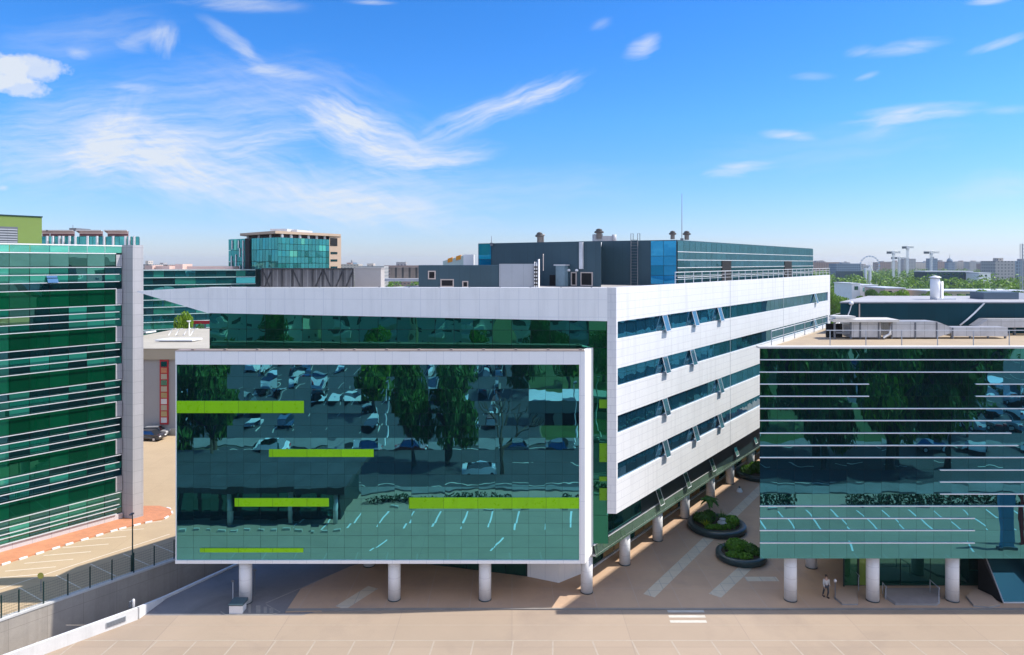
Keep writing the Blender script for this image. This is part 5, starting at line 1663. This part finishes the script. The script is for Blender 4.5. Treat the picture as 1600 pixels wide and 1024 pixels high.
b = MB()
for k in range(20):
    b.box(-41 + 1.25 * k, -40.4 + 1.25 * k, 36.8, 37.0, 0, .16)
tag(b.build('gatehouse_kerb', LINE), kind='structure')
# trees on the street
mir = [(-43, 18, 5.0, 15, 0), (-38, 17, 4.2, 13.5, 2), (-12.6, 16.5, 4.2, 13.4, 2), (-8.0, 16, 4.6, 13.5, 0), (-41, 9, 4, 13, 1), (-24, -14, 4.5, 11, 1), (24, 14, 4.6, 14, 2), (31, 12, 5, 16, 0), (41, 11, 6, 18, 1), (51, 12, 6.5, 19, 2), (59, 8, 5.5, 15, 0), (26, -6, 5, 12, 1), (46, -4, 6, 15, 0), (3, -30, 5, 12, 0), (-10, -22, 4, 10, 2), (47, 18, 6.2, 18.5, 1), (55, 17, 6.0, 18, 2), (39, 17.5, 4.6, 15, 0), (31, 2, 4.5, 12, 1), (-47, 17, 4.2, 13, 2), (68, 1, 4.5, 12, 0), (22, -22, 4.5, 11, 3), (36, -18, 5, 13, 1), (48, -28, 5, 13, 2), (12, -40, 5, 12, 3), (28, -48, 6, 13, 0), (60, -50, 5.5, 14, 1), (-2, -58, 5, 12, 2), (-60, -40, 6, 14, 0), (80, -62, 6, 13, 2), (100, -40, 6, 13, 1), (-20, -80, 4, 8, 1), (40, -82, 4, 8, 0), (14, -84, 4, 7, 2), (-50, -84, 4, 8, 3)]
for i, (x, y, r, h, k) in enumerate(mir):
    tree(k, x, y, 0, r, h, 'leafy street tree across the forecourt, mirrored in the glass', 'trees mirrored in the glass')
# bare tree
t = thing('bare_tree', 'bare branching tree mirrored in the right half of the teal glass box', 'tree', (-1.2, 19.5, 0))
b = MB(); rb_ = random.Random(4)


def branch(p, d_, l, r, dep):
    q = p + d_ * l
    b.tube([p, p + d_ * l * .5 + Vector((rb_.gauss(0, .06), rb_.gauss(0, .06), 0)) * l, q], r, 5, 0, r * .6)
    if dep:
        for _ in range(3):
            nd = (d_ + Vector((rb_.gauss(0, .5), rb_.gauss(0, .5), rb_.gauss(.1, .25)))).normalized()
            branch(q, nd, l * .72, r * .58, dep - 1)


branch(Vector((-1.2, 19.5, 0)), Vector((0, 0, 1)), 3.4, .28, 4)
b.build('branches', BARK, t)
# cars in the car park
cm = make_car(PAINT, 'parked car mirrored in the glass', 'cars mirrored in the glass')
first = True
spots = []
for rw_ in range(8):
    y = -4.4 - 9.5 * rw_
    for k in range(23):
        if rnd.random() < .50: spots.append((-62.6 + 2.7 * k, y, R(90) + (math.pi if rnd.random() < .5 else 0)))
    for k in range(14):
        if rnd.random() < .5: spots.append((67.4 + 2.7 * k, y, R(90)))
spots += [(0.5, 8.5, 0), (6.5, 8.6, math.pi), (-20, 8.6, 0), (-14, 8.5, math.pi), (58, 8.6, 0), (64, 8.5, 0), (72, 8.6, 0), (-33, 9, 0), (20, 12.5, 0), (-4, 19, math.pi)]
for x, y, a in spots:
    cc = cm if first else copy_tree(cm)
    first = False
    cc.location = (x, y, .01); cc.rotation_euler.z = a + rnd.uniform(-.03, .03)
# kiosk and apartment blocks
k_ = thing('kiosk', 'low beige walled kiosk on the green verge mirrored in the glass', 'building', (7, -8, 0))
b = MB(); b.box(2.5, 13, -10, -5, 0, 4.2); b.build('wall', SANDWALL, k_)
b = MB(); b.box(5, 6.5, -4.98, -4.9, 0, 2.4); b.box(8, 11, -4.98, -4.9, 1, 2.6); b.build('openings', BLACK, k_)
b = MB(); b.box(2.2, 13.3, -10.3, -4.6, 4.202, 4.5); b.build('roof', PALESTEEL, k_)
ab = far_mat('white_flats', (.66, .65, .62), (.07, .09, .10), 4.2, 3.1, 1.15)
for i, (x0, x1, y, h) in enumerate(((-110, -78, -100, 26), (-72, -46, -104, 29), (-40, -18, -98, 26), (-12, 12, -106, 30), (18, 40, -100, 27), (50, 84, -104, 30), (92, 130, -100, 27))):
    s = thing('apartment_block', 'white apartment block mirrored in the green glass', 'building', ((x0 + x1) / 2, y, 0), 'apartment blocks mirrored in the glass')
    b = MB(); b.box(x0, x1, y - 14, y, 0, h); b.build('wall', ab, s)
    b = MB()
    for z in frange(3, h - 1, 3.1)[:-1]:
        b.box(x0 + 3, x0 + 8, y, y + 1.2, z, z + .9); b.box(x1 - 8, x1 - 3, y, y + 1.2, z, z + .9)
    b.build('balconies', PLAINWHITE, s)
    b = MB(); b.box(x0 + 4, x0 + 12, y - 10, y - 4, h, h + 2.6); b.build('roof_house', BEIGEBOX, s)
s = thing('totem_sign', 'tall blue totem sign mirrored at the right end of the glass', 'sign', (45, 41, 0))
b = MB(); b.box(44.3, 45.5, 40.8, 41.1, .2, 4.9); b.build('face', BLUESIGN, s)
b = MB(); b.box(44.1, 45.7, 40.7, 41.2, 0, .198); b.build('foot', LOUVRE, s)
s = thing('red_post', 'red square post mirrored at the right edge of the glass', 'post', (46.9, 40, 0))
b = MB(); b.box(46.75, 47.1, 39.9, 40.2, 0, 4.9); b.build('shaft', REDM, s)
for x in (-18, 9, 36):
    l = thing('street_lamp', 'grey street lamp across the forecourt mirrored in the glass', 'street lamp', (x, 6, 0), 'street lamps mirrored in the glass')
    b = MB(); b.tube([(x, 5, 0), (x, 5, 8.5), (x, 6, 9.0)], .09, 8, 0, .05); b.build('pole', PALESTEEL, l)
    b = MB(); b.box(x - .15, x + .15, 5.9, 6.8, 8.95, 9.08); b.build('lamp_head', LOUVRE, l)


# ------------------------------------------------------------------ the walking person
def skinned(name, verts, edges, radii, mat, parent, root=0):
    me = bpy.data.meshes.new(name); me.from_pydata(verts, edges, []); me.materials.append(mat)
    o = bpy.data.objects.new(name, me); COL.objects.link(o); o.parent = parent
    sk = o.modifiers.new('skin', 'SKIN'); sk.use_smooth_shade = True
    for i, r in enumerate(radii): me.skin_vertices[0].data[i].radius = (r, r) if not isinstance(r, tuple) else r
    me.skin_vertices[0].data[root].use_root = True
    ss = o.modifiers.new('sub', 'SUBSURF'); ss.levels = 1; ss.render_levels = 1
    return o


pp = Vector(G(1291, 934, PZ))
per = thing('person', 'person in a pale grey top and dark trousers walking past the left platform', 'person', (pp.x, pp.y, PZ))
SKIN = pbr('skin', (.45, .29, .22), .6, .05, 3)
v = [(0, 0, .95), (0, 0, 1.15), (0, .0, 1.40), (0, 0, 1.50), (0, -.01, 1.58), (0, -.01, 1.70),
     (.10, 0, .90), (.12, -.10, .50), (.12, .06, .10), (.12, -.12, .04),
     (-.10, 0, .90), (-.12, .14, .50), (-.12, .30, .12), (-.12, .16, .05),
     (.19, 0, 1.40), (.25, .08, 1.13), (.25, -.02, .90), (.25, -.05, .82),
     (-.19, 0, 1.40), (-.25, -.08, 1.13), (-.25, -.22, .93), (-.25, -.27, .86)]
e = [(0, 1), (1, 2), (2, 3), (3, 4), (4, 5), (0, 6), (6, 7), (7, 8), (8, 9), (0, 10), (10, 11), (11, 12), (12, 13), (2, 14), (14, 15), (15, 16), (16, 17), (2, 18), (18, 19), (19, 20), (20, 21)]
r = [.13, .12, .13, .055, .085, .08, .085, .055, .042, .04, .085, .055, .042, .04, .055, .042, .03, .035, .055, .042, .03, .035]
for sgn, base in ((1, 17), (-1, 21)):
    bx = v[base]
    for k in range(5):
        i = len(v); off = (k - 1.5) * .018
        thumb = k == 4
        v += [(bx[0] - sgn * (.0 if not thumb else .01), bx[1] + (off if not thumb else -.045), bx[2] - (.05 if not thumb else .02)), (bx[0] - sgn * .012, bx[1] + (off * 1.1 if not thumb else -.06), bx[2] - (.085 + .008 * (k in (1, 2)) if not thumb else .055))]
        e += [(base, i), (i, i + 1)]; r += [.010, .008]
body = skinned('body', v, e, r, SKIN, per)
tv = [v[i] for i in (0, 1, 2, 14, 15, 16, 18, 19, 20)]
skinned('top', tv, [(0, 1), (1, 2), (2, 3), (3, 4), (4, 5), (2, 6), (6, 7), (7, 8)], [.155, .145, .15, .075, .06, .046, .075, .06, .046], pbr('pale_grey_cloth', (.5, .5, .5), .8, .08, 4), per)
lv = [v[i] for i in (0, 6, 7, 8, 10, 11, 12)]
skinned('trousers', lv, [(0, 1), (1, 2), (2, 3), (0, 4), (4, 5), (5, 6)], [.145, .10, .072, .06, .10, .072, .06], pbr('dark_cloth', (.06, .065, .075), .85, .1, 4), per)
b = MB(); b.lathe((pp.x, pp.y + .02, PZ + 1.60), [(.05, -.02), (.098, .05), (.10, .10), (.085, .15), (.03, .18)], 12); b.build('hair', pbr('dark_hair', (.03, .02, .015), .6, .2, 6), per)
b = MB()
for sx in (-.03, .03): b.lathe((pp.x + sx, pp.y - .095, PZ + 1.645), [(.004, -.006), (.009, 0), (.004, .006)], 6)
b.lathe((pp.x, pp.y - .10, PZ + 1.60), [(.014, 0), (.012, .03), (.004, .05)], 6)
b.build('face_features', pbr('face_dark', (.2, .11, .09), .6, .1, 5), per)
for sx, ly in ((.12, -.06), (-.12, .20)):
    b = MB(); b.box(pp.x + sx - .045, pp.x + sx + .045, pp.y + ly - .13, pp.y + ly + .13, PZ, PZ + .09); b.build('shoe', RUBBER, per)

# ------------------------------------------------------------------ haze
b = MB(); b.box(-6200, 6200, -6200, 6200, -3, 75)
m, nt, N_, L = _mat('haze_air')
out = N_.new('ShaderNodeOutputMaterial'); pv = N_.new('ShaderNodeVolumePrincipled')
pv.inputs['Color'].default_value = (.82, .90, 1.0, 1); pv.inputs['Density'].default_value = .000085; pv.inputs['Anisotropy'].default_value = .3
L.new(pv.outputs[0], out.inputs['Volume'])
HAZE = True
if HAZE:
    hz = b.build('haze', m); hz['kind'] = 'stuff'; hz['label'] = 'thin blue haze over the city'

# ------------------------------------------------------------------ sky and light
SUN_EL, SUN_AZ = R(52), R(86.5)                                # azimuth clockwise from +Y
sd = Vector((math.sin(SUN_AZ) * math.cos(SUN_EL), math.cos(SUN_AZ) * math.cos(SUN_EL), math.sin(SUN_EL)))
li = bpy.data.lights.new('sun', 'SUN'); li.energy = 2.3; li.angle = R(.5); li.color = (1, .945, .85)
lo_ = bpy.data.objects.new('sun', li); COL.objects.link(lo_)
lo_.rotation_euler = sd.to_track_quat('Z', 'Y').to_euler(); lo_.location = (60, 20, 90)

wd = bpy.data.worlds.new('World'); SC.world = wd; wd.use_nodes = True
nt = wd.node_tree; nt.nodes.clear()
out = nt.nodes.new('ShaderNodeOutputWorld'); bg = nt.nodes.new('ShaderNodeBackground')
sky = nt.nodes.new('ShaderNodeTexSky'); sky.sky_type = 'NISHITA'; sky.sun_disc = False
sky.sun_elevation = SUN_EL; sky.sun_rotation = SUN_AZ; sky.air_density = 1.0; sky.dust_density = .3; sky.ozone_density = 3.0; sky.altitude = 50
hs = nt.nodes.new('ShaderNodeHueSaturation'); hs.inputs['Saturation'].default_value = 1.2
nt.links.new(_mixc(nt, 1.0, sky.outputs[0], (.40, .475, .60), 'MULTIPLY'), hs.inputs['Color'])
tc = nt.nodes.new('ShaderNodeTexCoord'); sp = nt.nodes.new('ShaderNodeSeparateXYZ')
nt.links.new(tc.outputs['Generated'], sp.inputs[0])
dx, dy, dzz = sp.outputs
iy = _math(nt, 'MAXIMUM', dy, .05)
U = _math(nt, 'MULTIPLY', _math(nt, 'DIVIDE', dx, iy), F)      # directions ahead, measured as tangents
W = _math(nt, 'MULTIPLY', _math(nt, 'DIVIDE', dzz, iy), F)
comb = nt.nodes.new('ShaderNodeCombineXYZ'); nt.links.new(U, comb.inputs[0]); nt.links.new(W, comb.inputs[1])


def _axes(ang, ox=0.0, oy=0.0, uu=None, ww=None):
    a = R(-ang); ca, sa = math.cos(a), math.sin(a)
    ux = _math(nt, 'SUBTRACT', uu, ox - CX); wy = _math(nt, 'SUBTRACT', ww, oy - HY) if False else _math(nt, 'SUBTRACT', HY - oy, ww)
    p = _math(nt, 'ADD', _math(nt, 'MULTIPLY', ux, ca), _math(nt, 'MULTIPLY', wy, sa))
    q = _math(nt, 'SUBTRACT', _math(nt, 'MULTIPLY', wy, ca), _math(nt, 'MULTIPLY', ux, sa))
    return p, q


wv = nt.nodes.new('ShaderNodeTexNoise'); wv.inputs['Scale'].default_value = .011; wv.inputs['Detail'].default_value = 3; wv.inputs['Roughness'].default_value = .45
nt.links.new(comb.outputs[0], wv.inputs['Vector'])
ws = nt.nodes.new('ShaderNodeSeparateColor'); nt.links.new(wv.outputs['Color'], ws.inputs[0])
U2 = _math(nt, 'ADD', U, _math(nt, 'MULTIPLY', _math(nt, 'SUBTRACT', ws.outputs[0], .5), 55.0))
W2 = _math(nt, 'ADD', W, _math(nt, 'MULTIPLY', _math(nt, 'SUBTRACT', ws.outputs[1], .5), 30.0))
FIB = {}
for ang_, fx, fy in ((22, .011, .085), (5, .009, .075), (-22, .012, .07), (65, .018, .055), (999, .05, .07)):
    p_, q_ = _axes(0 if ang_ == 999 else ang_, 0, 0, U2 if ang_ != 999 else U, W2 if ang_ != 999 else W)
    cbn = nt.nodes.new('ShaderNodeCombineXYZ')
    nt.links.new(_math(nt, 'MULTIPLY', p_, fx), cbn.inputs[0]); nt.links.new(_math(nt, 'MULTIPLY', q_, fy), cbn.inputs[1]); cbn.inputs[2].default_value = ang_ * .37
    FIB[ang_] = _noise(nt, cbn.outputs[0], 1.0, 8, .68, .0)


def cirrus(cx, cy, ang, ln, wdt, amt, fib=2.5, sharp=1.0, ns=.012):
    p, q = _axes(ang, cx, cy, U2 if wdt > 10 and sharp == 1 else U, W2 if wdt > 18 and sharp == 1 else W)
    n = FIB[999] if sharp != 1 else FIB[min((22, 5, -22, 65), key=lambda z: abs(z - ang))]
    pa, qa = _math(nt, 'DIVIDE', p, ln * 1.1), _math(nt, 'DIVIDE', q, wdt * 1.25)
    e_ = _math(nt, 'SUBTRACT', 1.0, _math(nt, 'ADD', _math(nt, 'MULTIPLY', pa, pa), _math(nt, 'MULTIPLY', qa, qa)), True)
    lo, hi, g = (.05, 1.55, 3.0) if sharp == 1 else (.30, .75, 1.2)
    v_ = _math(nt, 'ADD', e_, _math(nt, 'MULTIPLY', _math(nt, 'SUBTRACT', n, .5), g))
    v_ = _math(nt, 'MULTIPLY', _math(nt, 'SUBTRACT', v_, lo), 1 / (hi - lo), True)
    return _math(nt, 'MULTIPLY', _math(nt, 'MULTIPLY', v_, e_ if sharp == 1 else _math(nt, 'MULTIPLY', e_, 5.0, True)), amt * (1.5 if sharp == 1 else 1))


CL = [(230, 190, 12, 330, 90, .42, 3), (480, 150, -15, 220, 60, .30, 3), (120, 60, 10, 180, 40, .28, 3), (760, 300, 4, 320, 40, .25, 3), (1300, 230, 6, 260, 40, .18, 3), (775, 170, 21.5, 165, 24, 1.0, 3.5), (850, 143, 22, 75, 9, .6, 3), (575, 215, -28, 125, 46, .95, 2), (545, 185, -20, 70, 26, .6, 1.6), (690, 247, 6, 105, 22, .75, 3), (640, 240, 0, 130, 40, .4, 2),
      (300, 235, 8, 230, 60, .48, 2.5), (240, 250, -20, 170, 60, .34, 2), (400, 290, -10, 380, 60, .65, 3), (560, 325, -8, 260, 26, .45, 3.5), (110, 235, 0, 190, 90, .5, 2), (180, 200, 55, 90, 40, .35, 2), (430, 215, 12, 110, 14, .5, 3), (520, 300, -3, 300, 50, .35, 3),
      (45, 106, -6, 72, 22, 1.25, 1, 2.2, .03), (30, 136, -10, 58, 16, 1.2, 1, 2.2, .03), (-10, 112, 0, 60, 30, 1.1, 1, 2.0, .03),
      (258, 60, 70, 34, 22, .7, 1.6), (232, 56, 20, 40, 12, .4, 2), (122, 84, -10, 22, 10, .6, 1.5), (210, 137, -6, 40, 8, .5, 2), (205, 72, -15, 30, 12, .4, 2),
      (365, 62, -35, 70, 14, .55, 2.5), (440, 112, -8, 60, 12, .55, 2.5), (395, 92, -25, 60, 12, .4, 2.5), (375, 6, -3, 110, 14, .6, 2.5), (580, 4, -3, 50, 5, .6, 2),
      (998, 74, 40, 34, 14, .85, 1.6), (940, 38, 20, 24, 10, .4, 1.5), (1430, 178, 6, 115, 16, .9, 3), (1385, 195, 25, 60, 16, .4, 2), (1232, 211, -4, 52, 9, .75, 2), (1155, 264, 8, 62, 12, .85, 2.5), (1410, 74, 8, 80, 13, .65, 2.5), (1340, 80, 15, 30, 9, .5, 2),
      (1562, 68, 18, 60, 8, .7, 3), (1355, 119, 18, 24, 6, .5, 2), (1270, 120, 0, 40, 8, .3, 2), (1545, 2, 5, 40, 7, .8, 2), (1560, 290, 5, 120, 26, .4, 3), (1575, 172, 5, 50, 8, .4, 2), (5, 294, 0, 12, 5, .9, 1.5)]
tot = None
for c_ in CL:
    k_c = cirrus(*c_)
    tot = k_c if tot is None else _math(nt, 'ADD', tot, k_c)
front = _ramp(nt, dy, .02, .12)
front.node.clamp = True
tot = _math(nt, 'MULTIPLY', tot, front)
# bright cloud added behind and above the view, fill light for shaded fronts
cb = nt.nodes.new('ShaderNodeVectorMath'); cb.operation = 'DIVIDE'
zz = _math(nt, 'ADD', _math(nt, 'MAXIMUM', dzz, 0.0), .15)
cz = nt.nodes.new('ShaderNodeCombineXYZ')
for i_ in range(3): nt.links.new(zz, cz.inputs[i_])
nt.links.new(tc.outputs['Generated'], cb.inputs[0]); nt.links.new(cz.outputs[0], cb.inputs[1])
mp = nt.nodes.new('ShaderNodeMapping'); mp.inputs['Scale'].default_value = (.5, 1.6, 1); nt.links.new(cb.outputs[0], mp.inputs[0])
fill_cloud = _math(nt, 'MULTIPLY', _ramp(nt, _noise(nt, mp.outputs[0], 1.1, 8, .6, .6), .40, .68), _math(nt, 'SUBTRACT', .75, _math(nt, 'MULTIPLY', front, .75)), True)
tot = _math(nt, 'MULTIPLY', _math(nt, 'MULTIPLY', tot, .60), 1.0, True)
tot = _math(nt, 'MINIMUM', tot, .92)
hz_ = _ramp(nt, dzz, .02, .20)
skc = _mixc(nt, 1.0, hs.outputs[0], _mixc(nt, hz_, (.84, .76, .84), (.90, .98, 1.04)), 'MULTIPLY')
col = _mixc(nt, tot, skc, (2.35, 2.5, 2.7))
col = _mixc(nt, fill_cloud, col, (7.5, 7.5, 7.6))
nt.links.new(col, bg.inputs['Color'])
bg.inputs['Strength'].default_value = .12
nt.links.new(bg.outputs[0], out.inputs[0])

# ------------------------------------------------------------------ camera and render settings
cam = bpy.data.cameras.new('camera'); co = bpy.data.objects.new('camera', cam); COL.objects.link(co)
co.location = (0, 0, HC); co.rotation_euler = (R(90), 0, 0)
cam.sensor_width = 36; cam.lens = 36 * F / 1600; cam.shift_y = -(512 - HY) / 1600
cam.clip_start = .5; cam.clip_end = 20000
SC.camera = co
SC.view_settings.view_transform = 'Standard'; SC.view_settings.look = 'None'; SC.view_settings.exposure = 1.5; SC.view_settings.gamma = 1
SC.render.engine = 'CYCLES'
SC.cycles.use_denoising = True
SC.cycles.max_bounces = 8; SC.cycles.diffuse_bounces = 4; SC.cycles.glossy_bounces = 4; SC.cycles.volume_bounces = 0
SC.cycles.sample_clamp_indirect = 6
